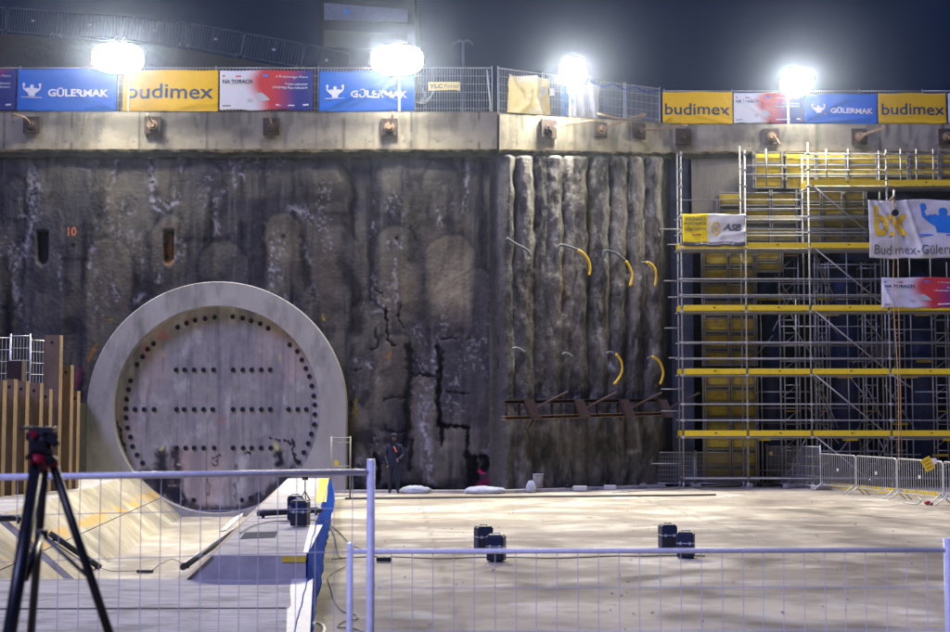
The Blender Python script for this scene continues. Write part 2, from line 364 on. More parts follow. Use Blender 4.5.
jx, jy = (fbm(X * 1.1, Y * 1.1, 41, 3) - 0.5), (fbm(X * 1.1, Y * 1.1, 43, 3) - 0.5)
def gstroke(pts, wid, col, a, thr=0.0):
    global C
    gp = [tuple(G(x, y)[:2]) for x, y in pts]
    d = dist_poly(X + jx * 1.2, Y + jy * 1.2, gp)
    wid = wid * 2.0; m_ = np.exp(-(d / wid) ** 2) * (0.35 + 2.2 * (fbm(X * 1.2 + Y * .3, Y * 1.5, int(wid * 100) + 5, 6) - 0.35))
    C = mixc(C, col, np.clip(m_ * a * 1.5, 0, 0.92))
DK = (0.14, 0.12, 0.10)
gstroke([(770, 500), (840, 528), (900, 548), (960, 556)], 0.35, DK, 0.9)
gstroke([(840, 508), (880, 520), (960, 532)], 0.25, DK, 0.7)
gstroke([(780, 560), (850, 566), (960, 556)], 0.45, DK, 0.9)
gstroke([(700, 590), (790, 598), (860, 584), (960, 574)], 0.30, DK, 0.75)
gstroke([(480, 570), (560, 590), (700, 572), (760, 560)], 0.22, DK, 0.6)
gstroke([(330, 560), (420, 566), (470, 548)], 0.2, DK, 0.5)
gstroke([(690, 615), (760, 622), (880, 632)], 0.25, DK, 0.6)
gstroke([(540, 545), (620, 560), (700, 553)], 0.18, DK, 0.6)
gstroke([(740, 515), (770, 527), (760, 540), (700, 530)], 0.25, DK, 0.5)
gstroke([(340, 506), (480, 505), (600, 510), (700, 503)], 0.3, (0.3, 0.26, 0.2), 0.5)
gstroke([(350, 600), (430, 640), (600, 625)], 0.3, DK, 0.4)
gstroke([(640, 487), (700, 490), (760, 489)], 0.5, DK, 0.7)
C = mixc(C, DK, sstep(0.66, 0.74, fbm(X * 4.5, Y * 4.5, 77, 3)) * 0.5 * sstep(0.5, 0.62, fbm(X * 0.6, Y * 0.9, 78, 3)))
for c0, nn in ((0.085, 0),):            # fine construction joints
    for jx_ in (-1.0, 5.2, 11.4): C = mixc(C, DK, np.exp(-((X - jx_ + 0.06 * (Y - 30)) / 0.03) ** 2) * 0.5)
    for jy_ in (20.0, 26.0, 32.0, 38.0): C = mixc(C, DK, np.exp(-((Y - jy_) / 0.05) ** 2) * 0.35 * (X > -2))
C = mixc(C, (0.20, 0.175, 0.15), sstep(0.5, 0.62, fbm((X + 0.9 * Y) * 0.25, (Y - 0.3 * X) * 0.7, 81, 6)) * 0.5)
C = mixc(C, (0.24, 0.21, 0.18), sstep(0.55, 0.66, fbm(X * 0.9, Y * 0.8, 83, 7)) * 0.5)
for k_ in range(7):                      # tyre tracks
    x0_, y0_ = 2 + k_ * 2.1, 40 - k_ * 1.3; arc = [(x0_ + 0.0, y0_), (x0_ + 1.0 + k_ * .3, y0_ - 5), (x0_ + 3.5, y0_ - 11), (x0_ + 8, y0_ - 17)]
    for o__ in (0, 0.28, 1.7, 1.98):
        d = dist_poly(X + jx * 0.5, Y, [(a_ + o__, b_) for a_, b_ in arc]); C = mixc(C, (0.26, 0.23, 0.19), np.exp(-(d / 0.09) ** 2) * 0.5 * sstep(0.35, 0.6, fbm(X, Y, 90 + k_, 3)))
C = C * 1.02
Zg = (fbm(X * 0.5, Y * 0.5, 5, 3) - 0.5) * 0.03
xc = 0.25 * (X[:-1, :-1] + X[1:, :-1] + X[:-1, 1:] + X[1:, 1:]); yc = 0.25 * (Y[:-1, :-1] + Y[1:, :-1] + Y[:-1, 1:] + Y[1:, 1:])
inside = (yc > 17.0) & (yc < 42.6) & (xc > XL(yc) - 1.15)
hole = inside & (xc < np.where(yc < 38.05, XR(yc) + 1.3, -4.55))
g = grid('ground', X, Y, Zg, C, 'ground', keep=~hole); g['kind'] = 'structure'

# upper ground level behind the pit walls
mb = MB(); mb.prism([(-120, 42.9, 11.0), (1.0, 42.9, 11.0), (6.4, 46, 11.0), (150, 46, 11.0), (300, 900, 11.0), (-300, 900, 11.0)], (0, 0, 0.3))
mb.build('upper_ground', 'earth')['kind'] = 'structure'

# ------------------------------------------------------------------ launch trough
def strip(name, edgeA, edgeB, Y0, Y1, zA, zB, nu, nv, cfn, parent=None, endA=None):
    t, s = np.meshgrid(np.linspace(0, 1, nu), np.linspace(0, 1, nv))
    y0 = Y0; ya = Y1 + (0 if endA is None else 1) * 0
    Yv = Y0 + (Y1 - Y0) * t; Xa = edgeA(Yv); Xb = edgeB(Yv)
    if endA is not None: Yv = Y0 + (endA(s) - Y0) * t; Xa = edgeA(Yv); Xb = edgeB(Yv)
    Xv = Xa + (Xb - Xa) * s; Zv = zA + (zB - zA) * s
    return grid(name, Xv, Yv, Zv, cfn(Xv, Yv, s), 'slope', parent)
def cream(Xv, Yv, s, paint=None):
    c = np.ones(Xv.shape + (3,)) * np.array((0.42, 0.38, 0.31))
    c = mixc(c, (0.24, 0.22, 0.19), sstep(0.48, 0.72, fbm(Xv * 1.2 + Yv * .3, Yv * 0.5, 8, 6)) * 0.7)
    c = mixc(c, (0.6, 0.57, 0.48), sstep(0.52, 0.7, fbm(Xv * 0.9, Yv * 1.3, 9, 4)) * 0.6)
    c = mixc(c, (0.3, 0.26, 0.2), sstep(0.6, 0.72, fbm(Xv * 6 + Yv * 3, Yv * 0.9, 10, 4)) * 0.35)
    if paint is not None:
        band = np.exp(-((s - paint[0]) / paint[1]) ** 4); c = mixc(c, (0.62, 0.38, 0.10), band * sstep(0.42, 0.56, fbm(Xv * 6, Yv * 1.4, 12, 4)) * 0.8)
    return c
tr = thing('launch_trough', 'concrete trough with sloping sides leading to the round tunnel eye', 'concrete trough', (-8, 30, -0.7))
strip('trough_floor', XL, XR, 17.9, D - 0.1, -0.7, -0.7, 120, 12, cream, tr)
mb = MB(); mb.prism([(-7.2, 37.9, -0.71), (-4.5, 37.9, -0.71), (-4.5, 42, -0.71), (-7.2, 42, -0.71)], (0, 0, -0.1)); mb.prism([(-4.54, 38.0, -0.7), (-4.44, 38.0, -0.7), (-4.44, 42, -0.7), (-4.54, 42, -0.7)], (0, 0, 0.695)); mb.build('side_pocket', 'slab', tr)
LOW = lambda Y: XL(Y) - 0.66; TOPL = lambda Y: XL(Y) - 1.45
for k, (y0, y1) in enumerate(((25.98, D - 0.3), (17.9, 25.42))):
    strip('slope_face', lambda Y: XL(Y), lambda Y: LOW(Y) + 0.015, y0, y1, -0.7, -0.15, 120, 8, cream, tr)
    strip('slope_face', LOW, TOPL, y0, y1, -0.14, 0.53, 160, 24, lambda a, b, s: cream(a, b, s, (0.17, 0.14)), tr)
for ye in (25.98, 25.42):
    mb = MB(); mb.prism([(XL(ye), ye, -0.9), (XL(ye), ye, -0.7), (LOW(ye), ye, -0.15), (TOPL(ye), ye, 0.52), (TOPL(ye) - 4, ye, 0.52), (TOPL(ye) - 4, ye, -0.9)], (0, 0.05 if ye > 25.7 else -0.05, 0)); mb.build('end_face', 'slab', tr)
strip('slope_face', XR, lambda Y: XT(Y), 17.9, 40, -0.7, 0.6, 160, 24, lambda a, b, s: cream(a, b, s, (0.82, 0.12)), tr, endA=lambda s: 41.9 - 3.9 * s)
pl = MB()
for y0, y1 in ((25.98, 41.9), (17.9, 25.42)):
    pl.prism([(TOPL(y0), y0, -0.3), (TOPL(y1), y1, -0.3), (-16, y1, -0.3), (-16, y0, -0.3)], (0, 0, 0.83))
pl = pl.build('plateau', 'slab', tr)

mb = MB(); mb.prism([(XR(17.93), 17.93, -0.7), (XT(17.93), 17.93, 0.598), (XE(17.93), 17.93, 0.598), (XE(17.93), 17.93, -0.9), (XR(17.93), 17.93, -0.9)], (0, 0.068, 0)); mb.build('end_face', 'slab', tr)
# slab A (raised walkway) and slab B (lower cross slab)
sa = thing('raised_slab', 'raised concrete slab with yellow and white painted edge beside the trough', 'concrete slab', (-3, 25, 0))
mb = MB(); mb.prism([(XT(18), 18, -0.75), (XE(18), 18, -0.75), (XE(38), 38, -0.75), (XT(38), 38, -0.75)], (0, 0, 1.35)); so_ = mb.build('slab_body', 'slab', sa)
def pquad(pts, z, name, m, parent, th=0.004):
    q = [G(x, y, z) for x, y in pts]; mb = MB(); mb.prism(q, (0, 0, th)); return mb.build(name, m, parent)
pquad([(319.5, 478.5), (328.6, 478.5), (326.2, 502), (315, 502)], 0.601, 'yellow_edge', 'yellow_paint', sa)
pquad([(310, 525), (322.6, 525), (308.2, 553), (303, 553)], 0.601, 'white_edge', 'white_paint', sa)
q = [G(303, 553, 0.6), G(307.6, 553, 0.6)]; mb = MB(); mb.box((-2.30, 17.925, 0.555), (0.30, 0.014, 0.075)); mb.build('yellow_edge', 'yellow_paint', sa)
pquad([(245, 532.5), (278, 531.5), (275, 537.5), (240, 539)], 0.602, 'hatch', 'darkwall', sa)
sb = thing('lower_slab', 'lower concrete slab in front of the trough with white painted edge', 'concrete slab', (-5, 14, 0))
mb = MB(); mb.prism([(-16, 9, -0.2), (XE(9) + 0.0, 9, -0.2), (XE(17.98), 17.98, -0.2), (-16, 17.98, -0.2)], (0, 0, 0.5)); mb.build('slab_body', 'slab', sb)
pquad([(292, 577), (313, 577), (310, 632), (309, 650), (286, 650), (287, 610), (291, 606), (290, 590)], 0.301, 'white_edge', 'white_paint', sb)
pquad([(0, 608.2), (286, 607.6), (286, 608.6), (0, 609.4)], 0.301, 'joint', 'darkwall', sb)
# blue tarp along the edge
t, s = np.meshgrid(np.linspace(0, 1, 140), np.linspace(0, 1, 12))
Yv = 12 + 26.05 * t; top = np.where(Yv > 18, 0.62, 0.32)
top = 0.32 + 0.30 * sstep(17.7, 18.1, Yv)
Zv = 0.03 + (top - 0.03) * s; Xv = XE(Yv) + 0.02 + (1 - s) * 0.11 + (fbm(Yv * 1.6, s * 2, 55, 4) - 0.3) * 0.10 * (1 - s * 0.7)
grid('blue_tarp', Xv, Yv, Zv, None, 'tarp').modifiers.new('s', 'SOLIDIFY').thickness = 0.006
props(bpy.data.objects['blue_tarp'], 'blue tarpaulin hanging down the side of the painted concrete slabs', 'tarpaulin')

# ================================================================== MAIN WALL
SC = D / F
u = np.arange(-190, 499, 1.1); v = np.arange(146, 500, 1.1)
U, V = np.meshgrid(u, v)
Xw = (U - 475) * SC; z0 = P(475, 410, D).z
# row v -> z on the wall plane, columns use the same mapping (pitch is small)
zr = np.array([P(475, vv, D).z for vv in v])
Zw = np.repeat(zr[:, None], len(u), 1)
ju = U + (fbm(U / 14, V / 14, 61, 4) - 0.5) * 16; jv = V + (fbm(U / 14, V / 14, 63, 4) - 0.5) * 16
fu = U + (fbm(U / 4, V / 4, 65, 3) - 0.5) * 6; fv = V + (fbm(U / 4, V / 4, 67, 3) - 0.5) * 6
nA = fbm(U / 26, V / 70, 1, 5); nB = fbm(U / 60, V / 60, 2, 4); nC = fbm(U / 7, V / 18, 4, 4); nD = fbm(U / 40, V / 34, 6, 5)
C = np.ones(U.shape + (3,)) * np.array((0.125, 0.118, 0.118))
C = mixc(C, (0.21, 0.195, 0.165), sstep(0.42, 0.7, nA) * 0.9)
C = mixc(C, (0.075, 0.072, 0.095), sstep(0.5, 0.72, nD) * 0.8)
C = mixc(C, (0.17, 0.155, 0.13), sstep(0.55, 0.75, nB) * 0.6)
vs1 = fbm(U / 3.2, V / 75, 301, 4); vs2 = fbm(U / 9, V / 120, 303, 4)
C = mixc(C, (0.055, 0.053, 0.07), sstep(0.52, 0.72, vs2) * 0.65); C = mixc(C, (0.22, 0.21, 0.20), sstep(0.6, 0.76, vs1) * 0.35)
C = mixc(C, (0.04, 0.038, 0.05), sstep(0.6, 0.74, fbm(U / 30, V / 22, 305, 6)) * 0.7)
for xb in (-150, -100, -60, -20, 22, 31, 82, 113, 150, 178, 210, 240, 262, 291, 318, 352, 370, 402, 428, 462, 482):     # panel seams
    d = np.abs(ju * 0.35 + U * 0.65 - xb); C = mixc(C, (0.045, 0.043, 0.055), np.exp(-(d / 2.5) ** 2) * (0.15 + 0.75 * sstep(0.4, 0.65, fbm(U / 30, V / 50, xb + 300, 3))))
Hh = (nA - 0.5) * 0.14 + (nC - 0.5) * 0.03 + (nB - .5) * .15
LOB = [(12, 178, 13, 218), (42, 205, 22, 500), (107, 238, 24, 500), (128, 168, 24, 262), (72, 165, 16, 260), (167, 216, 18, 300), (222, 240, 24, 300), (200, 162, 20, 240), (281, 214, 18, 300), (283, 160, 16, 196), (333, 226, 24, 330),
       (330, 164, 20, 214), (396, 224, 20, 320), (392, 162, 18, 215), (450, 236, 25, 330), (440, 162, 18, 220), (458, 334, 26, 440), (393, 334, 19, 440), (365, 300, 14, 400), (478, 270, 12, 420), (422, 376, 14, 500)]
for i, (cx, ty, hw, by) in enumerate(LOB):
    dx = np.abs(ju * 0.5 + U * 0.5 - cx); yt = ty + hw - np.sqrt(np.clip(hw * hw - dx * dx, 0, None))
    e = np.minimum(hw - dx, jv * 0.4 + V * 0.6 - yt); e = np.minimum(e, by - V)
    ins = sstep(-2.0, 4.0, e); Hh = Hh + ins * 0.022 * (1 if i % 3 else -0.6)
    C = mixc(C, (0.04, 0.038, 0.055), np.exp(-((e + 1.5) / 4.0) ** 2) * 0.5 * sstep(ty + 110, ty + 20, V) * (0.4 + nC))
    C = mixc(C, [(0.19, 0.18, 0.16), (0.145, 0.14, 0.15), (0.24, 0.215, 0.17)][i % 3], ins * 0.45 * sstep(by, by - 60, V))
for bx, by, bw, bh, cc, a in ((452, 290, 20, 32, (0.36, 0.32, 0.25), 0.8), (400, 285, 16, 34, (0.28, 0.24, 0.18), 0.6), (325, 270, 22, 50, (0.2, 0.17, 0.13), 0.5), (108, 195, 14, 36, (0.19, 0.17, 0.13), 0.5),
                              (425, 420, 12, 60, (0.22, 0.2, 0.2), 0.6), (62, 180, 18, 30, (0.14, 0.13, 0.11), 0.5), (300, 170, 40, 14, (0.2, 0.19, 0.17), 0.4), (455, 440, 14, 20, (0.3, 0.28, 0.25), 0.5), (390, 160, 60, 10, (0.2, .2, .19), .5)):
    C = mixc(C, cc, np.exp(-((ju - bx) / bw) ** 2 - ((jv - by) / bh) ** 2) * a * (0.6 + nC * 0.8))
WH = (0.46, 0.45, 0.50)
WHITES = [([(148, 158), (149, 185), (150, 205), (158, 213)], 2.2), ([(152, 200), (165, 206), (176, 200), (175, 192)], 2.6), ([(177, 158), (178, 172)], 1.2), ([(29, 170), (29, 205), (32, 220), (24, 245), (14, 262), (11, 280), (18, 300), (22, 312)], 3.0),
          ([(92, 244), (87, 268)], 1.6), ([(110, 280), (116, 300)], 1.6), ([(113, 160), (110, 180)], 1.2), ([(222, 190), (214, 200), (212, 215), (217, 234)], 1.6), ([(229, 160), (232, 185)], 1.5), ([(468, 162), (466, 190), (463, 212)], 1.4),
          ([(437, 208), (440, 225)], 1.6), ([(271, 240), (270, 268), (272, 288)], 1.3), ([(282, 243), (281, 255)], 1.2), ([(290, 208), (304, 212), (310, 220)], 3.2), ([(395, 240), (393, 262), (396, 305)], 1.6), ([(387, 241), (389, 250)], 1.2), ([(403, 240), (401, 248)], 1.2),
          ([(422, 395), (424, 430), (428, 455), (431, 490)], 3.5), ([(437, 340), (434, 362), (438, 372)], 2.2), ([(136, 300), (142, 294)], 2), ([(310, 285), (312, 296)], 2.8), ([(158, 268), (158, 282)], 1.0), ([(58, 255), (60, 290)], 1.0), ([(355, 360), (372, 365), (377, 380)], 2.0),
          ([(-80, 180), (-76, 300)], 2.5), ([(-130, 200), (-140, 350)], 3), ([(360, 455), (352, 490)], 2.5), ([(300, 240), (308, 262)], 1.2), ([(240, 158), (236, 170), (243, 180)], 1.0)]
for i, (pts, wd) in enumerate(WHITES):
    d = dist_poly(fu, fv, pts); k = np.exp(-(d / (wd * 1.5)) ** 2) * sstep(0.40, 0.62, fbm(U / 2.6, V / 3.5, 100 + i, 3))
    C = mixc(C, WH, k * 0.5); Hh = Hh - k * 0.015
speck = sstep(0.62, 0.72, fbm(U / 3, V / 3, 141, 2)) * sstep(0.55, 0.72, fbm(U / 25, V / 50, 143, 4)); C = mixc(C, WH, speck * 0.35)
BLK = (0.012, 0.012, 0.016)
DARKS = [([(385, 310), (388, 326), (387, 340), (395, 346)], 1.2, 0.9), ([(400, 305), (398, 320), (404, 328)], 0.8, 0.9), ([(408, 345), (410, 372), (407, 400), (409, 425), (405, 445)], 3.4, 0.75), ([(438, 345), (440, 378), (438, 400), (441, 425)], 2.4, 0.95),
         ([(439, 420), (443, 432), (441, 444)], 2.4, 1), ([(441, 425), (455, 427), (469, 427), (467, 445), (466, 458)], 1.9, 1), ([(412, 375), (425, 374), (436, 376)], 1.1, 0.9), ([(441, 340), (457, 338)], 0.8, 0.8), ([(446, 391), (458, 393), (468, 393)], 0.8, 0.8),
         ([(384, 400), (395, 396), (404, 398)], 1.6, 0.6), ([(386, 428), (396, 434), (404, 430)], 1.8, 0.6), ([(355, 370), (362, 368)], 1.0, 0.8), ([(375, 330), (378, 345), (372, 350)], 1.4, 0.7), ([(440, 375), (443, 352)], 1.5, 0.6), ([(467, 340), (472, 336)], 0.6, .7),
         ([(376, 455), (380, 470), (378, 482)], 2.6, 1), ([(468, 456), (471, 470), (470, 492)], 4.2, 1), ([(475, 458), (476, 475), (474, 488)], 3.4, 1), ([(484, 458), (487, 464), (484, 468)], 3.6, 1), ([(481, 456), (489, 458)], 1.5, 1),
         ([(376, 493), (400, 487), (425, 490), (440, 492)], 5.5, 0.85), ([(412, 440), (410, 470)], 2.0, 0.7), ([(300, 240), (303, 262), (312, 300)], 4.0, 0.4), ([(2, 262), (8, 300), (4, 350)], 6, 0.5), ([(210, 210), (206, 240)], 5, .4), ([(376, 290), (384, 296)], .8, .8),
         ([(340, 162), (352, 200), (346, 240)], 5, 0.35), ([(415, 200), (412, 260)], 5, 0.35), ([(100, 162), (95, 215)], 4, .3), ([(340, 262), (356, 290), (358, 330)], 6, .45), ([(452, 160), (475, 162)], 1, .4)]
for i, (pts, wd, a) in enumerate(DARKS):
    d = dist_poly(fu, fv, pts); C = mixc(C, BLK, np.exp(-(d / (wd * 1.1)) ** 4) * a * (0.75 + 0.5 * nC)); Hh = Hh - np.exp(-(d / (wd * 1.3)) ** 2) * 0.03
damp = sstep(470, 492, V + (fbm(U / 12, V / 12, 333, 4) - 0.5) * 34) * (U > 345); C = mixc(C, (0.03, 0.03, 0.045), damp * 0.75)
# rusty/yellow smears beside the ring and pink spray
for pts, wd, cc, a in (([(96, 345), (92, 352), (88, 360)], 1.6, (0.35, 0.2, 0.05), 0.8), ([(80, 370), (77, 385)], 2.2, (0.35, 0.03, 0.12), 0.5), ([(388, 358), (391, 352)], 1.2, (0.5, 0.2, 0.03), 0.9), ([(356, 400), (355, 415)], 1.4, (0.4, 0.3, 0.03), 0.7),
                       ([(322, 315), (323, 318)], 1.2, (0.5, 0.4, 0.03), 0.8), ([(112, 318), (108, 322)], 1.2, (0.4, 0.3, 0.03), 0.6), ([(481, 471), (484, 472)], 1.4, (0.7, 0.02, 0.22), 0.95), ([(478, 486), (490, 480), (503, 480), (500, 490)], 3.0, (0.35, 0.02, 0.14), 0.6), ([(493, 478), (503, 476)], 1.0, (0.5, 0.02, 0.2), .6)):
    d = dist_poly(fu, fv, pts); C = mixc(C, cc, np.exp(-(d / wd) ** 2) * a * (0.4 + nC))
# niches with tie-back sleeves
for nx, ny0, ny1, wd in ((40, 232, 267, 6.5), (167, 231, 266, 6.0)):
    dx = np.abs(U - nx); k = sstep(wd, wd - 2.5, dx) * sstep(ny0 - 2, ny0 + 1, V) * sstep(ny1 + 2, ny1 - 6, V + dx * 0.8)
    Hh = Hh - k * 0.25; C = mixc(C, (0.03, 0.028, 0.03), k * 0.8)
    k2 = sstep(wd, wd - 2, dx) * sstep(ny1 - 4, ny1 + 4, V) * sstep(ny1 + 30, ny1 + 16, V); C = mixc(C, (0.09, 0.085, 0.09), k2 * 0.8)
d = dist_poly(fu, fv, [(166.5, 235), (167.5, 262)]); C = mixc(C, (0.28, 0.15, 0.05), np.exp(-(d / 3.0) ** 2) * 0.9)
for hx, hy in ((282, 236), (396, 238), (71, 245)):
    C = mixc(C, BLK, np.exp(-(((U - hx) ** 2 + (V - hy) ** 2) / 5.0)) * 0.95)
# set back behind the tunnel eye
RCX, RCY = 219.0, 409.0
rr_ = np.hypot(U - RCX, V - RCY); Hh = Hh - 0.3 * sstep(124, 112, rr_)
Hh = Hh * sstep(499, 480, U) + 0.0
Hh = Hh * sstep(146, 160, V)
mw = thing('retaining_wall', 'dark stained rough concrete retaining wall round the tunnel eye', 'retaining wall', (-9, D, 0))
C = np.power(C / 0.2, 1.45) * 0.2 * 0.60 * np.array((0.92, 0.95, 1.04)); Hh = Hh * 0.7
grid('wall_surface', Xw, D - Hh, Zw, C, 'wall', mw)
mb = MB(); mb.box((-9.8, D + 0.75, 5.2), (20.5, 0.6, 12.6)); mb.build('wall_core', 'darkwall', mw)
mb = MB(); v2, f2 = text2d('10', 9 * SC, 9 * SC, 0.02)
mb.add([((66.5 - 475) * SC + a, D - 0.16, P(66, 236.5, D).z + b) for a, b in v2], f2); mb.build('lettering', 'orangeink', mw)

# ================================================================== PILE WALL (angled)
wl = math.hypot(BX - AX, BY - AY); ex = Vector((BX - AX, BY - AY, 0)) / wl; nn = Vector((ex.y, -ex.x, 0))
sv = np.arange(-0.25, wl + 0.6, 0.03); zv = np.arange(-0.05, 11.0, 0.035)
S, Zp = np.meshgrid(sv, zv)
Xb = AX + ex.x * S; Yb = AY + ex.y * S; pu, pv = proj_np(Xb, Yb, Zp)
wob = (fbm(pv / 28, pu * 0 + 3.3, 201, 4) - 0.5) * 9
H = (fbm(pu / 20, pv / 60, 203, 4) - 0.5) * 0.12
CEN = [(505, 10), (523, 11), (541, 8), (553, 11), (568, 8), (578, 9), (599, 11), (617, 10), (634, 10.5), (652, 10.5)]
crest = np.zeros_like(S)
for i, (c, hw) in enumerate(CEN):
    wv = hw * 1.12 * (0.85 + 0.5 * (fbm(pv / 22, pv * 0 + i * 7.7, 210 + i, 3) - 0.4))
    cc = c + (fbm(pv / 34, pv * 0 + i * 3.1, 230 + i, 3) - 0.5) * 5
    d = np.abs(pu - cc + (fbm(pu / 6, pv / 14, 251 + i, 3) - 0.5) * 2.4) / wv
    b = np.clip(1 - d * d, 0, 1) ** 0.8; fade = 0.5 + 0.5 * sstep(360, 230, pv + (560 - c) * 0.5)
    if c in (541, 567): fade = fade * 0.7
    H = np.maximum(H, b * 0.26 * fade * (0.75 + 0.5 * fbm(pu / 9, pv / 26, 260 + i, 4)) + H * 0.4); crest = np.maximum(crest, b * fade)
H = H + ((fbm(pu / 5, pv / 8, 270, 5) - 0.5) * 0.05 + (fbm(pu / 8, pv / 22, 272, 4) - 0.5) * 0.07) * sstep(499, 508, pu); H = H * sstep(492, 506, pu) * sstep(672, 664, pu)
zb_l = 10.15 + 0.45 * np.clip(S / wl, 0, 1); H = H * sstep(zb_l + 0.12, zb_l - 0.12, Zp)
nA = fbm(pu / 12, pv / 45, 281, 5); nB = fbm(pu / 5, pv / 16, 283, 4)
C = np.ones(S.shape + (3,)) * np.array((0.15, 0.142, 0.135))
C = mixc(C, (0.34, 0.325, 0.29), sstep(0.2, 0.95, crest) * 0.75 * (0.6 + nB * 0.8))  # highlights put into the colour: crests lighter, valleys darker, weaker low down
C = mixc(C, (0.09, 0.085, 0.10), sstep(0.5, 0.75, nA) * 0.7)
C = mixc(C, (0.32, 0.31, 0.31), sstep(0.56, 0.7, nB) * 0.4)
C = mixc(C, (0.20, 0.17, 0.135), sstep(0.6, 0.75, fbm(pu / 9, pv / 50, 290, 3)) * 0.3)
d = np.abs(pu - 566); C = mixc(C, (0.33, 0.2, 0.06), np.exp(-((pu - 560) / 3) ** 2 - ((pv - 285) / 28) ** 2) * 0.5)
C = mixc(C, (0.03, 0.033, 0.05), sstep(660, 668, pu) * 0.9)
for pts in ([(537, 450), (540, 470)], [(632, 415), (638, 450), (628, 452)], [(598, 330), (604, 360), (612, 370)], [(512, 330), (516, 380)], [(655, 345), (652, 365)]):
    d = dist_poly(pu + (nB - .5) * 8, pv, pts); C = mixc(C, (0.5, 0.5, 0.5), np.exp(-(d / 2.5) ** 2) * 0.6)
C = mixc(C, (0.03, 0.03, 0.035), np.exp(-((pu - 540) / 9) ** 2 - ((pv - 455) / 14) ** 2) * 0.7)
pw = thing('pile_wall', 'angled wall of bulging vertical grouted concrete columns', 'retaining wall', (3.5, 43.5, 0))
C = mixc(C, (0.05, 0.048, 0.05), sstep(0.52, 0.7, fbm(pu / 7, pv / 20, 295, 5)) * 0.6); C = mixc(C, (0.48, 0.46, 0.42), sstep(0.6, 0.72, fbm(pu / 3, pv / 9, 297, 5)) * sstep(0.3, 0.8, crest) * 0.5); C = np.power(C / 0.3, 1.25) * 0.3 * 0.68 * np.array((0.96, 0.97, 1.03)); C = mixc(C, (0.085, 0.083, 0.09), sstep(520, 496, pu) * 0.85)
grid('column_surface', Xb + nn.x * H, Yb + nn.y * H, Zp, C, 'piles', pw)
mb = MB(); mb.prism([(AX - 0.3, AY + 0.45, -0.3), (BX + .3, BY + 0.35, -0.3), (BX + 0.3, BY + 0.9, -0.3), (AX - 0.3, AY + 1, -0.3)], (0, 0, 11.3)); mb.build('wall_core', 'darkwall', pw)

# ================================================================== RIGHT WALL with recess
rx0 = P(690, 300, DR).x; zlint = P(800, 236, DR).z
rw = thing('recess_wall', 'grey concrete wall with a deep dark opening behind the scaffold', 'retaining wall', (12, DR, 0))
mb = MB()
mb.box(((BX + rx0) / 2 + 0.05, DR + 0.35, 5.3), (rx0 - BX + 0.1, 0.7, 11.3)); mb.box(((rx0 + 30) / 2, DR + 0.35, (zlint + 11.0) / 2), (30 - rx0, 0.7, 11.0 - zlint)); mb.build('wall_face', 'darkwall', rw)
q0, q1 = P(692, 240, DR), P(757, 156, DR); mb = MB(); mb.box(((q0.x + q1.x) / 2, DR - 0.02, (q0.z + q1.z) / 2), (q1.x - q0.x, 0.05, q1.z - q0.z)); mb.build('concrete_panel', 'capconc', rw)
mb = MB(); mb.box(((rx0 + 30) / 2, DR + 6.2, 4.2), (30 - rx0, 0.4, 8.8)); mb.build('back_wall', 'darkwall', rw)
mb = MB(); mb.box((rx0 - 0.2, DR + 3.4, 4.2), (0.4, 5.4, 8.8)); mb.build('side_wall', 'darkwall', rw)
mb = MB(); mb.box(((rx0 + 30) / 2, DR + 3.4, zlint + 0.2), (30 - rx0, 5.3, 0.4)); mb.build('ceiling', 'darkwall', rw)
mb = MB(); mb.box((30.2, DR + 3, 4.2), (0.4, 6, 8.8)); mb.build('side_wall', 'darkwall', rw)

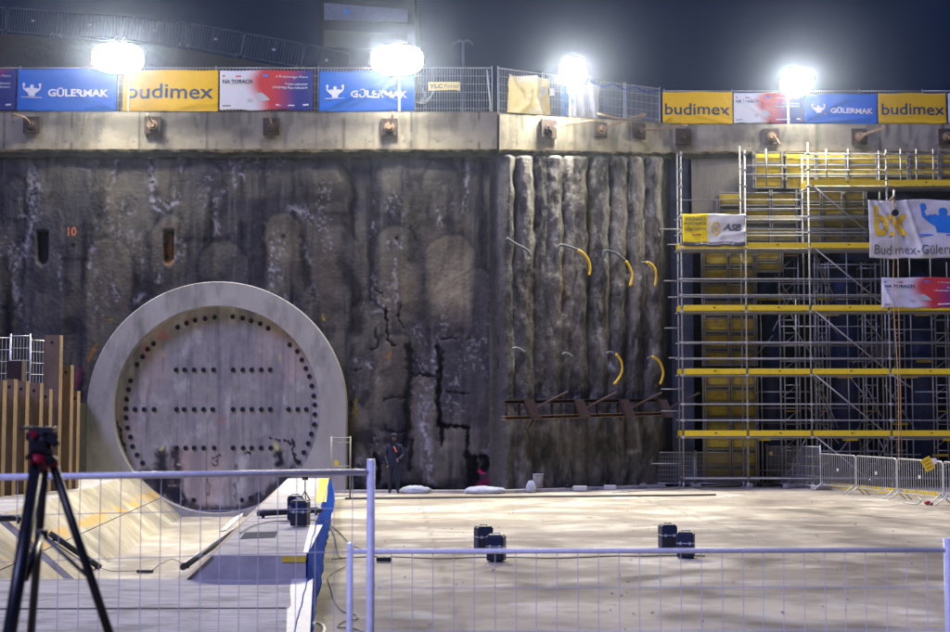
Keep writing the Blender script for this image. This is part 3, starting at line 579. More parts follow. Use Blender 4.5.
# ================================================================== CAPPING BEAM
cb = thing('capping_beam', 'pale concrete capping beam running along the top of the pit wall', 'capping beam', (0, 43, 10))
def beam_seg(p0, p1, ytop0, ytop1, ybot0, ybot1, seed, joints):
    p0, p1 = Vector(p0), Vector(p1); L = (p1 - p0).length; e = (p1 - p0) / L; n = Vector((e.y, -e.x, 0))
    zt0, zt1 = P(475, ytop0, p0.y).z, P(475, ytop1, p1.y).z; zb0, zb1 = P(475, ybot0, p0.y).z, P(475, ybot1, p1.y).z
    s = np.arange(0, L + 0.02, 0.06); t = np.linspace(0, 1, 34); S, T = np.meshgrid(s, t)
    zt = zt0 + (zt1 - zt0) * S / L; zb = zb0 + (zb1 - zb0) * S / L + (fbm(S * 2.2, S * 0, seed, 4) - 0.5) * 0.16 * 0
    Z = zb + (zt - zb) * T; Hh = 0.18 + 0 * S
    Hh = Hh + (vnoise(np.floor(S / 1.22) * 7.7, S * 0, seed) - 0.5) * 0.02
    c = np.ones(S.shape + (3,)) * np.array((0.31, 0.285, 0.225))
    c = mixc(c, (0.145, 0.135, 0.115), sstep(0.45, 0.7, fbm(S * 0.8, T * 1.5, seed + 1, 5)) * 0.7)
    c = mixc(c, (0.09, 0.085, 0.075), sstep(0.50, 0.68, fbm(S * 5, T * 1.2, seed + 2, 4)) * 0.45)
    c = mixc(c, (0.36, 0.28, 0.15), sstep(0.3, 0.0, T) * 0.4 * fbm(S * 2, T * 3, seed + 7, 3))
    jd = np.abs((S + 0.4) % 2.05 - 1.02); c = mixc(c, (0.05, 0.048, 0.045), np.exp(-(jd / 0.035) ** 2) * 0.8 * sstep(0.25, 0.5, fbm(S * 3, T * 3, seed + 3, 3)))
    tie = np.hypot((S % 1.02) - 0.5, (T - 0.22) * 1.1) ; c = mixc(c, (0.04, 0.04, 0.04), np.exp(-(tie / 0.035) ** 2) * 0.8)
    for a in range(9):
        xx = random.uniform(0, L); ln = random.uniform(0.2, 0.8); d = dist_poly(S, T * 1.2, [(xx, 1.15), (xx + random.uniform(-.1, .1), 1.15 - ln)])
        c = mixc(c, (0.05, 0.05, 0.045), np.exp(-(d / 0.04) ** 2) * 0.5)
    m_ = -n if n.y > 0 else n
    grid('beam_section', p0.x + e.x * S + m_.x * Hh, p0.y + e.y * S + m_.y * Hh, Z, c, 'beam', cb)
    # body and ragged lower lip
    mb = MB(); q = lambda pt, off, z: (pt.x - m_.x * off, pt.y - m_.y * off, z)
    mb.add([q(p0, -0.17, zb0), q(p1, -0.17, zb1), q(p1, -0.2, zt1 + 0.0), q(p0, -0.2, zt0 + 0.0), q(p0, 1.0, zb0), q(p1, 1.0, zb1), q(p1, 1.0, zt1), q(p0, 1.0, zt0)],
           [(3, 2, 6, 7), (0, 4, 5, 1), (0, 3, 7, 4), (1, 5, 6, 2), (4, 7, 6, 5)]); mb.build('beam_core', 'collar', cb)
    t2 = np.linspace(0, 1, 16); S2, T2 = np.meshgrid(s, t2); a = T2 * math.pi
    rag = (fbm(S2 * 2.5, T2 * 1.0, seed + 5, 5)); hh = 0.22 + 0.07 * (fbm(S2 * 5.0, S2 * 0 + 1, seed + 6, 5) - .5)
    zb_ = zb0 + (zb1 - zb0) * S2 / L; Z2 = zb_ + 0.02 - hh * T2; H2 = 0.165 + sstep(0.0, 0.15, T2) * sstep(0.15, 0.3, T2) * -0.03 + (rag - 0.5) * 0.07 + (fbm(S2 * 9, T2 * 3, seed + 9, 3) - .5) * .07 + 0.05 * sstep(.25, .05, T2) - T2 * 0.06
    H2 = np.where(T2 >= 0.999, -0.05, H2)
    c2 = np.ones(S2.shape + (3,)) * np.array((0.085, 0.085, 0.075)); c2 = mixc(c2, (0.42, 0.38, 0.28), sstep(0.30, 0.14, T2 + (rag - 0.5) * 0.7 + (fbm(S2 * 7, T2 * 0, seed + 12, 3) - .5) * .3) * 0.9); c2 = mixc(c2, (0.045, 0.045, 0.042), sstep(0.5, 0.65, fbm(S2 * 4, T2 * 2, seed + 8, 4)) * 0.7)
    grid('rough_lip', p0.x + e.x * S2 + m_.x * H2, p0.y + e.y * S2 + m_.y * H2, Z2, c2, 'piles', cb)
beam_seg((-21, D, 0), (AX, AY, 0), 112.5, 113, 151, 151, 301, 1)
beam_seg((AX, AY, 0), (BX, BY, 0), 113, 124.5, 151, 154, 351, 1)
beam_seg((BX, DR, 0), (31, DR, 0), 125, 125, 153, 153, 401, 1)

# ================================================================== TUNNEL EYE
M['collar2'] = mat('collar2', (0.35, 0.34, 0.33), 0.95, spec=0.06, var=0.2, scale=0.7, bump=0.08, bscale=14, dirt=(0.13, 0.13, 0.13), dirt_amt=0.7, dirt_scale=0.9, stretch=(1.6, 1, 0.6))
te = thing('tunnel_eye', 'round concrete tunnel portal collar with rows of drilled holes in its face', 'tunnel portal', (P(RCX, RCY, D).x, D, 0))
ccx, ccz = P(RCX, RCY, D).x, P(RCX, RCY, D).z; ri, ro = 102.5 * SC, 128.5 * SC; zbot = -0.72
mb = MB(); N = 96; yf, yb = D - 0.42, D + 0.05
def outer(a):
    if math.sin(a) >= 0: return ccx + ro * math.cos(a), ccz + ro * 0.985 * math.sin(a)
    x = ro * (1 if math.cos(a) > 0 else -1); tz = abs(math.tan(a)) * ro
    if tz > (ccz - zbot): return ccx + (ccz - zbot) / abs(math.tan(a)) * (1 if math.cos(a) > 0 else -1), zbot
    return ccx + x, ccz - tz
vs = []
for k in range(N):
    a = math.tau * (k + .5) / N; ox, oz = outer(a); ix, iz = ccx + ri * math.cos(a), ccz + ri * math.sin(a)
    vs += [(ox, yb, oz), (ox, yf + 0.03, oz), (ccx + (ox - ccx) * 0.994, yf, ccz + (oz - ccz) * 0.994), (ix, yf, iz), (ix, yb, iz)]
fs = []
for k in range(N):
    k2 = (k + 1) % N
    for j in range(4): fs.append((k * 5 + j, k2 * 5 + j, k2 * 5 + j + 1, k * 5 + j + 1))
mb.add(vs, fs); mb.build('collar', 'collar2', te)
# concrete flank panels beside the round collar (straight lower legs)
fu_ = np.arange(110, 329, 1.1); fv_ = np.arange(300, 518, 1.1); U, V = np.meshgrid(fu_, fv_)
rr_ = np.hypot(U - RCX, V - RCY); zr = np.array([P(475, vv, D).z for vv in fv_]); Zf = np.repeat(zr[:, None], len(fu_), 1)
nA = fbm(U / 30, V / 60, 501, 5); nS = fbm(U / 4, V / 60, 503, 4); nC = fbm(U / 5, V / 5, 505, 4)
C = np.ones(U.shape + (3,)) * np.array((0.26, 0.25, 0.25))
C = mixc(C, (0.42, 0.41, 0.41), sstep(0.55, 0.72, fbm(U / 11, V / 16, 513, 6)) * 0.6)
C = mixc(C, (0.35, 0.285, 0.26), sstep(0.42, 0.7, nA) * 0.8); C = mixc(C, (0.12, 0.118, 0.14), sstep(0.5, 0.75, nS) * 0.6)
C = mixc(C, (0.13, 0.13, 0.16), sstep(0.5, 0.7, fbm(U / 14, V / 100, 507, 3)) * 0.5)
for xb in (151, 178, 208, 239, 262, 296): C = mixc(C, (0.12, 0.115, 0.12), np.exp(-((U - xb) / 0.8) ** 2) * 0.5 * sstep(0.3, 0.6, nC))
fu2 = U + (fbm(U / 5, V / 5, 509, 3) - .5) * 8; fv2 = V + (fbm(U / 5, V / 5, 511, 3) - .5) * 8
for pts, wd, a in (([(163, 452), (164, 475), (163, 490)], 6.5, 0.95), ([(177, 452), (178, 478), (182, 500)], 5.5, 0.9), ([(280, 452), (281, 464)], 4.5, 1), ([(142, 470), (150, 471)], 2, .9), ([(247, 453), (251, 454)], 2.2, 1), ([(215, 457), (222, 457)], .9, 1), ([(220, 460), (219, 464), (214, 463)], .9, 1),
                   ([(272, 440), (290, 441), (294, 444)], .8, 1), ([(294, 440), (295, 460), (300, 465)], 1.6, 1), ([(150, 480), (170, 490), (190, 506), (215, 512), (245, 509), (270, 494), (292, 470)], 6.0, 0.85), ([(118, 420), (123, 438), (127, 450)], 1.8, 1), ([(209, 470), (212, 495)], 1.2, .6), ([(237, 465), (238, 500)], 1.0, .6), ([(170, 480), (182, 500)], 7, .8)):
    d = dist_poly(fu2, fv2, pts); C = mixc(C, (0.018, 0.018, 0.028), np.exp(-(d / wd) ** 4) * a * sstep(0.15, 0.33, nC))
for pts, wd, cc, a in (([(161, 331), (165, 336), (160, 338)], 2.5, (0.5, 0.1, 0.12), 0.6), ([(190, 320), (192, 318)], 2, (0.5, 0.12, 0.1), .5), ([(163, 350), (164, 354)], 1.6, (.5, .45, .1), .6), ([(280, 355), (279, 360)], 1.4, (.5, .45, .2), .5), ([(223, 418), (224, 424)], 1.5, (.45, .15, .12), .5),
                       ([(162.5, 447), (163, 449)], 2.2, (.5, .5, .25), .95), ([(278, 446), (279, 448)], 2.2, (.5, .48, .15), .95), ([(277, 334), (280, 335)], 2, (.45, .15, .15), .5), ([(218, 500), (224, 497), (222, 503)], 3, (.4, .38, .4), .8), ([(142, 346), (147, 356)], 3, (.4, .1, .25), .4)):
    d = dist_poly(fu2, fv2, pts); C = mixc(C, cc, np.exp(-(d / wd) ** 2) * a)
C = C * np.array((1.22, 1.23, 1.22)); keep = (rr_[:-1, :-1] < 105.5)
grid('portal_face', (U - 475) * SC, D - 0.03 - (nA - .5) * 0.03, Zf, C, 'face', te, keep=keep)
HOLES = [(x, 370) for x in (176.5, 185, 194.5, 204, 214, 233.5, 243, 252, 261.5, 270.5)] + [(x, 409.5) for x in (135.5, 144.5, 154.5, 177, 184.5, 194.5, 204, 213, 233.5, 243, 252, 261.5, 270.5, 289, 298, 306.5)] + \
        [(x, 448) for x in (177, 186, 194.5, 204, 214.5, 233.5, 243.5, 252, 261.5, 271)] + \
        [(154, 344), (148, 349.5), (143, 357), (137.5, 365), (131, 381), (129, 390), (127, 399.5), (126.5, 409), (126.5, 418), (128, 428), (131, 437), (133, 446.5), (137.5, 455), (143, 463)] + \
        [(178, 327.5), (187, 323.5), (195.5, 320.5), (205.5, 319), (215, 317.5), (233, 317), (243, 318.5), (251.5, 321), (260.5, 324), (268.5, 328.5)] + \
        [(290, 345), (297.5, 351.5), (302, 360), (306, 368.5), (309.5, 376.5), (312, 386), (314, 396), (315, 405), (315, 414.5), (314.5, 424.5), (311.5, 434), (308.5, 443.5), (304, 452.5)] + [(194, 500), (242, 500), (251, 498), (259, 494), (150, 472), (299, 462)]
h0 = None
for x, y in HOLES:
    p = P(x, y, D)
    if h0 is None:
        mb = MB(); r_ = 0.072; 
        vs = [(p.x + r_ * math.cos(a * math.tau / 18), D - 0.062, p.z + r_ * math.sin(a * math.tau / 18)) for a in range(18)]
        vs += [(p.x + r_ * 0.8 * math.cos(a * math.tau / 18), D - 0.058, p.z + r_ * 0.8 * math.sin(a * math.tau / 18)) for a in range(18)]
        vs += [(a_[0], D + 0.1, a_[2]) for a_ in vs[18:]]; vs = vs[:36]
        mb.add(vs, [(a, (a + 1) % 18, (a + 1) % 18 + 18, a + 18) for a in range(18)] + [tuple(range(18, 36))]); h0 = mb.build('drilled_hole', 'darkhole', te); hp = p
    else:
        o = h0.copy(); COL.objects.link(o); o.location = (p.x - hp.x, 0, p.z - hp.z)

# kerb along the wall foot
kb = MB(); kb.prism([(-4.5, D - 0.55, 0.0), (0.9, D - 0.55, 0.0), (6.0, 44.3, 0), (6.0, 44.9, 0), (0.6, D - 0.2, 0), (-4.5, D - 0.2, 0)], (0, 0, 0.08))
props(kb.build('kerb', 'slab'), 'low concrete kerb along the foot of the pit wall', 'kerb')
gt = MB(); gt.prism([G(345, 497.5, 0.012), G(480, 496.3, 0.012), G(600, 495.3, 0.012), G(716, 494, 0.012), G(716, 495.2, 0.012), G(600, 496.8, 0.012), G(480, 498, 0.012), G(345, 499, 0.012)], (0, 0, 0.006))  # flat near-black strip: shadow of the gutter line drawn by colour
gt = gt.build('gutter_shade', 'darkhole'); gt['kind'] = 'structure'

# ================================================================== FLOODLIGHTS
def floodlight(px_, py_, d, label, wide, power, base_y, hgt=0.95):
    p = P(px_, py_, d)
    t = thing('floodlight', label, 'floodlight', (p.x, base_y, 11.3), 'floodlights above the pit')
    tl = R(LAMP_TILT)
    mb = MB(); mb.tube([(p.x, base_y, 11.3), (p.x, base_y, p.z + 0.25)], 0.04, 8); mb.build('pole', 'galv', t)
    mb = MB(); mb.tube([(p.x, base_y, p.z + 0.2), (p.x, d + 0.15, p.z + 0.02)], 0.03, 8); mb.build('arm', 'galv', t)
    nrm = Vector((0, -math.cos(tl), -math.sin(tl))); upv = Vector((0, -math.sin(tl), math.cos(tl)))
    def slab(w_, h_, d0, d1):
        c = [p + Vector((math.copysign(abs(math.cos(a)) ** 0.75, math.cos(a)) * w_ / 2, 0, 0)) + upv * (math.copysign(abs(math.sin(a)) ** 0.75, math.sin(a)) * h_ / 2) + nrm * d0 for a in [k * math.tau / 40 for k in range(40)]]
        return c, nrm * (d1 - d0)
    mb = MB(); c, vv = slab(wide * .8, hgt * .8, -0.15, 0.0); mb.prism(c, vv)
    for k in range(7):
        x = -wide * .35 + wide * .7 * (k + 0.5) / 7; cc = [p + Vector((x + q * 0.015, 0, 0)) + upv * (b * 0.22) - nrm * 0.152 for q, b in ((-1, -1), (1, -1), (1, 1), (-1, 1))]; mb.prism(cc, -nrm * 0.06)
    mb.build('housing', 'housing', t)
    mb = MB(); c, vv = slab(wide - 0.06, hgt - 0.06, 0.002, 0.012); mb.prism(c, vv); mb.build('lens', 'lens', t)
    ld = bpy.data.lights.new('lamp', 'AREA'); ld.shape = 'ELLIPSE'; ld.size = wide; ld.size_y = hgt - 0.05; ld.energy = power; ld.color = LAMP_COL
    lo = bpy.data.objects.new('lamp', ld); COL.objects.link(lo); lo.parent = t; lo.location = p + nrm * 0.05 - Vector(t.location)
    lo.rotation_euler = nrm.to_track_quat('-Z', 'Y').to_euler()
    ld = bpy.data.lights.new('added_spill', 'POINT'); ld.shadow_soft_size = 0.12; ld.energy = power * (0.10 if px_ < 700 else 0.08); ld.color = LAMP_COL  # added point light under the lens, brightens banners and beam
    lo = bpy.data.objects.new('added_spill', ld); COL.objects.link(lo); lo.parent = t; lo.location = p + nrm * 0.2 - upv * (hgt / 2 + 0.15) - Vector(t.location)
floodlight(118, 58, D - 1.0, 'leftmost glaring white floodlight above the blue and yellow banners', 1.6, LAMP_W * 1.1, D + 0.3)
floodlight(397, 60, D - 1.0, 'large glaring white floodlight above the wrinkled blue banner in the middle', 1.6, LAMP_W * 1.1, D + 0.3)
floodlight(573, 72, 42.35, 'smaller glaring floodlight above the torn white and blue banner', 0.9, LAMP_W * 0.9, 43.7)
floodlight(797, 82, DR - 1.0, 'glaring white floodlight above the scaffold on the right', 1.1, LAMP_W, DR + 0.3)

# ================================================================== TEMPORARY FENCES
def mesh_fence(label, A, B, h, group=None, wires=29, hw=7, r=0.021, wr_=0.006, m='galv', feet=True, zb=0.12, name='mesh_fence_panel', sag=0.0):
    A, B = Vector(A), Vector(B); L = (B - A).length; e = (B - A) / L; Z = Vector((0, 0, 1))
    t = thing(name, label, 'fence', (A + B) / 2, group); m2 = m
    for q in (A, B):
        mb = MB(); mb.tube([q + Z * 0.02, q + Z * (h + 0.06)], r, 10); mb.build('post', m, t)
    mb = MB(); mb.tube([A + Z * h, B + Z * h], r * 0.8, 8); mb.build('rail', m, t)
    mb = MB(); mb.tube([A + Z * zb, B + Z * zb], r * 0.8, 8); mb.build('rail', m, t)
    mb = MB()
    for k in range(1, wires + 1):
        q = A + e * (L * k / (wires + 1)); mb.tube([q + Z * zb, q + Z * h], wr_, 4, False)
    for k in range(1, hw + 1):
        zz = zb + (h - zb) * k / (hw + 1); mb.tube([A + Z * zz, B + Z * zz], wr_, 4, False)
    mb.build('wire_mesh', m, t)
    if feet:
        mb = MB()
        for q in (A, B): mb.bbox(q + Z * 0.07, (0.22, 0.65, 0.13), 0.02, ax=(e.x, e.y))
        mb.build('foot', 'collar', t)
    return t
ZT = 11.31
GT = 'mesh fence panels along the top of the pit'
topx = [-78, 20.5, 118.5, 216, 318.5, 413, 492]
lab = ['behind the navy banner at the far left', 'behind the smooth blue banner', 'behind the left yellow banner', 'behind the left red and navy banner', 'behind the wrinkled blue banner', 'left open with a small yellow plate on it']
for i in range(6):
    a, b = P(topx[i], 68, 45.0), P(topx[i + 1], 68, 45.0)
    mesh_fence('mesh fence panel at the pit top ' + lab[i], (a.x, 45, ZT), (b.x, 45, ZT), a.z - ZT, GT)
A2 = P(498, 68, 45.0); B2 = P(661, 89, 48.1); k3 = 4
lab = ['behind the gold crumpled banner', 'behind the torn white and blue banner', 'with a blue rope, left one', 'with a blue rope, next to the yellow banner']
for i in range(k3):
    f0, f1 = [0, 0.27, 0.53, 0.77, 1][i], [0, 0.27, 0.53, 0.77, 1][i + 1] - 0.01
    a, b = A2.lerp(B2, f0), A2.lerp(B2, f1)
    mesh_fence('sloping galvanised mesh fence panel ' + lab[i], (a.x, a.y, ZT), (b.x, b.y, ZT), a.z - ZT, GT)
topx = [664, 732, 803, 859, 922, 990]
lab = ['behind the yellow banner nearest the middle', 'behind the pale red and white banner', 'behind the left half of the right blue banner', 'between the blue and yellow banners', 'behind the rightmost yellow banner']
for i in range(5):
    a, b = P(topx[i], 91, 48.1), P(topx[i + 1], 91, 48.1)
    mesh_fence('galvanised mesh fence panel ' + lab[i], (a.x, 48.1, ZT), (b.x, 48.1, ZT), a.z - ZT, GT)
# leaning spare post and rope
mb = MB(); mb.tube([P(487, 70, 44.9), P(491, 113, 44.9)], 0.03, 8); props(mb.build('loose_post', 'galv'), 'loose leaning steel post beside the gold banner', 'post')
pts = [A2.lerp(B2, 0.55 + 0.45 * k / 16) + Vector((0, -0.08, -0.05 - 0.14 * abs(math.sin(k * 0.62)))) for k in range(17)]
mb = MB(); mb.tube(curvept(pts, 3), 0.014, 6); props(mb.build('rope', 'tarp'), 'blue rope slung along the top of the sloping mesh fence', 'rope')
pts = [P(416, 102, 44.9), P(424, 103.5, 44.9), P(430, 98, 44.9), P(434, 90, 44.9), P(430, 97, 44.85), P(420, 103, 44.85), P(425, 95, 44.8), P(422, 88, 44.8)]
mb = MB(); mb.tube(curvept(pts, 6), 0.016, 6); props(mb.build('hose', 'palegrey'), 'pale looped hose on the mesh fence right of the wrinkled blue banner', 'hose')

# ------------------------------------------------------------------ banners
def grad(U, V):
    c = np.ones(U.shape + (3,)) * np.array((0.62, 0.62, 0.68)); k = U + 0.06 * np.sin(V * 5)
    c = mixc(c, (0.55, 0.045, 0.05), sstep(0.30, 0.50, k)); c = mixc(c, (0.02, 0.03, 0.22), sstep(0.55, 0.88, k + (V - 0.5) * 0.25)); return c
RAILTXT = [('text', 0.03, 0.23, 0.32, 0.10, 'navyink', ('NA TORACH', 0.03)), ('rect', 0.17, 0.13, 0.06, 0.035, 'redink'), ('rect', 0.46, 0.11, 0.055, 0.06, 'blueink'), ('rect', 0.03, 0.12, 0.025, 0.04, 'redink'),
           ('text', 0.60, 0.13, 0.34, 0.07, 'white', ('z Krajowego Planu', 0.0)), ('text', 0.70, 0.31, 0.24, 0.07, 'white', ('Projekt realizowany', 0.01)), ('text', 0.56, 0.40, 0.38, 0.075, 'white', ('z Krajowego Planu Odbudowy', 0.01)),
           ('poly', 0.38, 0.55, 0.16, 0.22, 'palegrey', [(0, 1), (.25, .9), (.45, .95), (.75, .55), (1, .1), (.6, 0), (.2, .05), (.12, .5)]), ('poly', 0.29, 0.70, 0.07, 0.10, 'palegrey', [(0, .2), (.2, 1), (.9, .9), (1, .3), (.5, 0)]),
           ('rect', 0.60, 0.86, 0.20, 0.03, 'white'), ('rect', 0.04, 0.34, 0.30, 0.015, 'palegrey'), ('rect', 0.03, 0.88, 0.09, 0.03, 'greyink'), ('rect', 0.89, 0.84, 0.06, 0.04, 'white')]
YB = (0.70, 0.43, 0.008); BB = (0.008, 0.13, 0.58)
def gul(u0=0.06, wt=0.60): return [('man', u0, 0.34, 0.19, 0.34, 'white'), ('text', u0 + 0.26, 0.44, wt, 0.215, 'white', ('GÜLERMAK', 0.035))]
def bud(u0=0.05, wt=0.88, y=0.33): return [('text', u0, y, wt, 0.36, 'navyink', ('budimex', 0.012))]
def top_banner(x0, x1, y0, y1, d0, d1, label, fn, items, **kw):
    a, b = P(x0, y0, d0), P(x1, y0 if kw.get('y0r') is None else kw['y0r'], d1); kw.pop('y0r', None)
    return banner(label, a, b, a.z - P(x0, y1, d0).z, fn, items, **kw)
GB = 'advertising banners on the fence above the pit'
top_banner(-78, 16.5, 69, 110, 44.9, 44.9, 'navy and red banner cut off by the left edge of the photo', grad, RAILTXT, seed=2, group=GB)
top_banner(18, 117, 69, 111.5, 44.85, 44.85, 'smooth blue banner with white lettering and strongman emblem, leftmost blue one', flat(BB), gul(0.05, 0.61), seed=3, folds=[(0.6, 0.6, 1, 0.95, 0.04, 0.06), (0.7, 0.9, 1, 0.8, 0.03, 0.05)], group=GB)
top_banner(123, 218.5, 70, 111.5, 44.9, 44.9, 'yellow banner with dark blue lettering under the leftmost floodlight', flat(YB), bud(0.05, 0.9), seed=4, folds=[(0.0, 1, 1, 0.8, 0.03, 0.06), (0.5, 1, 0.9, 0.7, 0.03, 0.05)], group=GB)
top_banner(220, 313.5, 70.5, 110, 44.88, 44.88, 'white, red and navy banner between the yellow one and the wrinkled blue one', grad, RAILTXT, seed=5, folds=[(0.93, 0.4, 0.99, 0.9, 0.05, 0.05)], group=GB)
top_banner(319.5, 414.5, 71, 112.5, 44.85, 44.85, 'wrinkled blue banner with white lettering under the middle floodlight', flat(BB), gul(0.07, 0.60), seed=6, amp=0.04, folds=[(0.0, 1.0, 0.8, 0.12, 0.07, 0.07), (0.3, 0.85, 1.0, 0.1, 0.06, 0.06), (0.1, 1.0, 1.0, 0.9, 0.05, 0.05), (0.6, 0.5, 1.0, 1.0, 0.05, 0.06)], group=GB)
top_banner(508, 549, 74, 116.5, 45.05, 45.85, 'crumpled gold banner on the sloping fence', lambda U, V: mixc(mixc(np.ones(U.shape + (3,)) * np.array((0.74, 0.62, 0.30)), (0.75, 0.70, 0.5), sstep(0.5, 0.65, fbm(U * 3 + V, V * 3, 5, 4))), (0.45, 0.30, 0.05), sstep(0.55, 0.7, fbm(U * 5 - V * 2, V * 3, 6, 4)) * 0.6), [], seed=7, amp=0.14, folds=[(0.0, 0.0, 0.5, 0.9, 0.12, 0.12), (0.6, 0.0, 0.75, 1, 0.10, 0.08), (0.15, 1, 0.5, 0.5, 0.1, 0.08)], y0r=79, group=GB)
def torn(U, V): return mixc(np.ones(U.shape + (3,)) * np.array((0.72, 0.72, 0.76)), (0.05, 0.28, 0.72), (1 - sstep(0.18, 0.25, U + 0.08 * np.sin(V * 9))) * sstep(0.25, 0.5, fbm(U * 4, V * 5, 9, 3) + 0.1))
top_banner(561, 599, 83, 118.5, 46.2, 46.9, 'torn white banner with a blue left edge under the small floodlight', torn, [], seed=8, amp=0.07, folds=[(0.3, 0, 0.35, 1, 0.08, 0.06), (0.75, 0, 0.9, 1, 0.09, 0.07), (0.5, 0.1, 0.6, 0.9, 0.05, 0.04)], y0r=85, group=GB)
top_banner(662.5, 732.5, 92, 124, 48.0, 48.0, 'yellow banner with dark lettering at the left end of the right hand fence', flat(YB), bud(0.03, 0.93, 0.36), seed=9, folds=[(0.5, 0.75, 1, 1, 0.05, 0.05), (0.7, 0.6, 1.0, 0.8, 0.04, 0.04), (0, 0.95, 0.1, 0.8, 0.05, 0.05), (0.9, 0.1, 0.97, 0.4, 0.03, 0.04)], group=GB)
top_banner(733.5, 803.5, 93, 123.5, 48.0, 48.0, 'pale white, red and violet banner left of the right blue banner', grad, RAILTXT, seed=10, folds=[(0.1, 0.2, 0.5, 0.9, 0.05, 0.06), (0.2, 0.1, 0.4, 0.4, 0.05, 0.05)], group=GB)
top_banner(804, 877, 94, 124, 48.0, 48.0, 'blue banner with white lettering right of the rightmost floodlight', flat(BB), gul(0.10, 0.58), seed=11, folds=[(0.0, 0.9, 0.6, 0.15, 0.05, 0.06), (0.1, 0.95, 0.9, 0.8, 0.04, 0.05)], group=GB)
top_banner(878, 946, 93.5, 125, 48.0, 48.0, 'rightmost yellow banner with dark lettering above the scaffold', flat(YB), bud(0.05, 0.92, 0.32), seed=12, folds=[(0.0, 0.9, 1.0, 0.95, 0.04, 0.05)], group=GB)
top_banner(948, 1015, 93.5, 124, 48.0, 48.0, 'pale banner cut off by the right edge of the photo', flat((0.65, 0.65, 0.7)), [], seed=13, group=GB)
a, b = P(428, 82, 44.9), P(460, 82, 44.9)
banner('small pale yellow name plate on the open mesh fence', a, b, 0.28, flat((0.7, 0.6, 0.28)), [('text', 0.04, 0.25, 0.42, 0.5, 'greyink', ('YLC', 0.04)), ('text', 0.52, 0.25, 0.42, 0.5, 'greyink', ('Portal', 0.0))], amp=0.0, sag=0, cat='sign', name='name_plate')
a, b = P(549.5, 88, 45.85), P(554.5, 88.5, 45.95)
banner('small white notice plate right of the gold banner', a, b, 0.26, flat((0.75, 0.73, 0.66)), [], amp=0.0, sag=0, cat='sign', name='notice_plate')

# ================================================================== ANCHORS ON THE BEAM
def anchor(px_, py_, d, e, tail, label, round_head=True, sz=0.5):
    p = P(px_, py_, d); e = Vector(e).normalized(); n = Vector((e.y, -e.x, 0))
    if n.y > 0: n = -n
    t = thing('anchor_head', label, 'ground anchor', p, 'ground anchors on the capping beam')
    mb = MB(); mb.bbox(p + n * 0.04, (sz, 0.08, sz * 1.05), 0.01, ax=(e.x, e.y)); mb.build('plate', 'rust', t)
    mb = MB(); mb.tube([p + n * 0.06, p + n * 0.13], [0.15, 0.15], 16); mb.tube([p + n * 0.12, p + n * 0.24], [0.105, 0.095], 14); mb.build('wedge_ring', 'rustlight' if round_head else 'rust', t)
    if tail:
        q = [p + n * 0.2] + [p + n * c_ + e * a_ + Vector((0, 0, b_)) for a_, b_, c_ in tail]
        for k in range(3):
            mb = MB(); mb.tube(curvept([Vector(v_) + Vector((0.02 * k, 0, 0.025 * math.cos(k * 2.1))) for v_ in q], 4), 0.017, 6); mb.build('strand', 'rustlight', t)
yb_ = D - 0.2
anchor(32, 125.5, yb_, (1, 0, 0), [(-0.1, 0.15, 0.45), (-0.45, 0.22, 0.55)], 'leftmost anchor with pale strands bent to the left', False)
anchor(153, 125.5, yb_, (1, 0, 0), [(-0.12, 0.28, 0.34)], 'anchor with round grey head under the left yellow banner')
anchor(271.5, 127, yb_, (1, 0, 0), [(-0.02, 0.2, 0.3), (-0.06, 0.38, 0.36)], 'anchor with upright rusty strands under the left red and navy banner', False)
anchor(389.5, 127.5, yb_, (1, 0, 0), [(0.12, 0.38, 0.36)], 'anchor with round head under the wrinkled blue banner')
eA = (ex.x, ex.y, 0)
def ond(x):  # depth of the angled beam face at pixel x
    k = (x - 475) / F; Y = (AY - 0.529 * AX) / (1 - 0.529 * k); return Y - 0.22
anchor(548, 129, ond(548), eA, [(0.4, 0.1, 0.3), (1.2, 0.24, 0.7)], 'dark anchor at the left end of the sloping beam section', False, 0.55)
anchor(600, 130, ond(600), eA, [(0.4, 0.2, 0.4), (1.0, 0.42, 1.0), (0.5, 0.2, 0.9), (-0.5, 0.35, 0.6)], 'rusty anchor with long splayed strands under the torn banner', True, 0.45)
anchor(638, 131, ond(638), eA, [(0.5, 0.02, 0.4), (1.4, 0.2, 0.7)], 'dark anchor at the right end of the sloping beam section', False, 0.5)
for x, tail, lb in ((683, None, 'anchor plate without strands next to the scaffold corner'), (771, [(0.1, -0.12, 0.3), (0.16, -0.3, 0.4)], 'anchor with strands bent down under the pale red banner'), (859, [(0.3, 0.1, 0.35), (0.75, 0.22, 0.5)], 'anchor with strands reaching right under the right blue banner'), (946, [(-0.1, 0, 0.3), (0.05, -0.2, 0.4)], 'anchor at the right edge of the photo')):
    anchor(x, 137, DR - 0.2, (1, 0, 0), tail, lb, bool(tail))

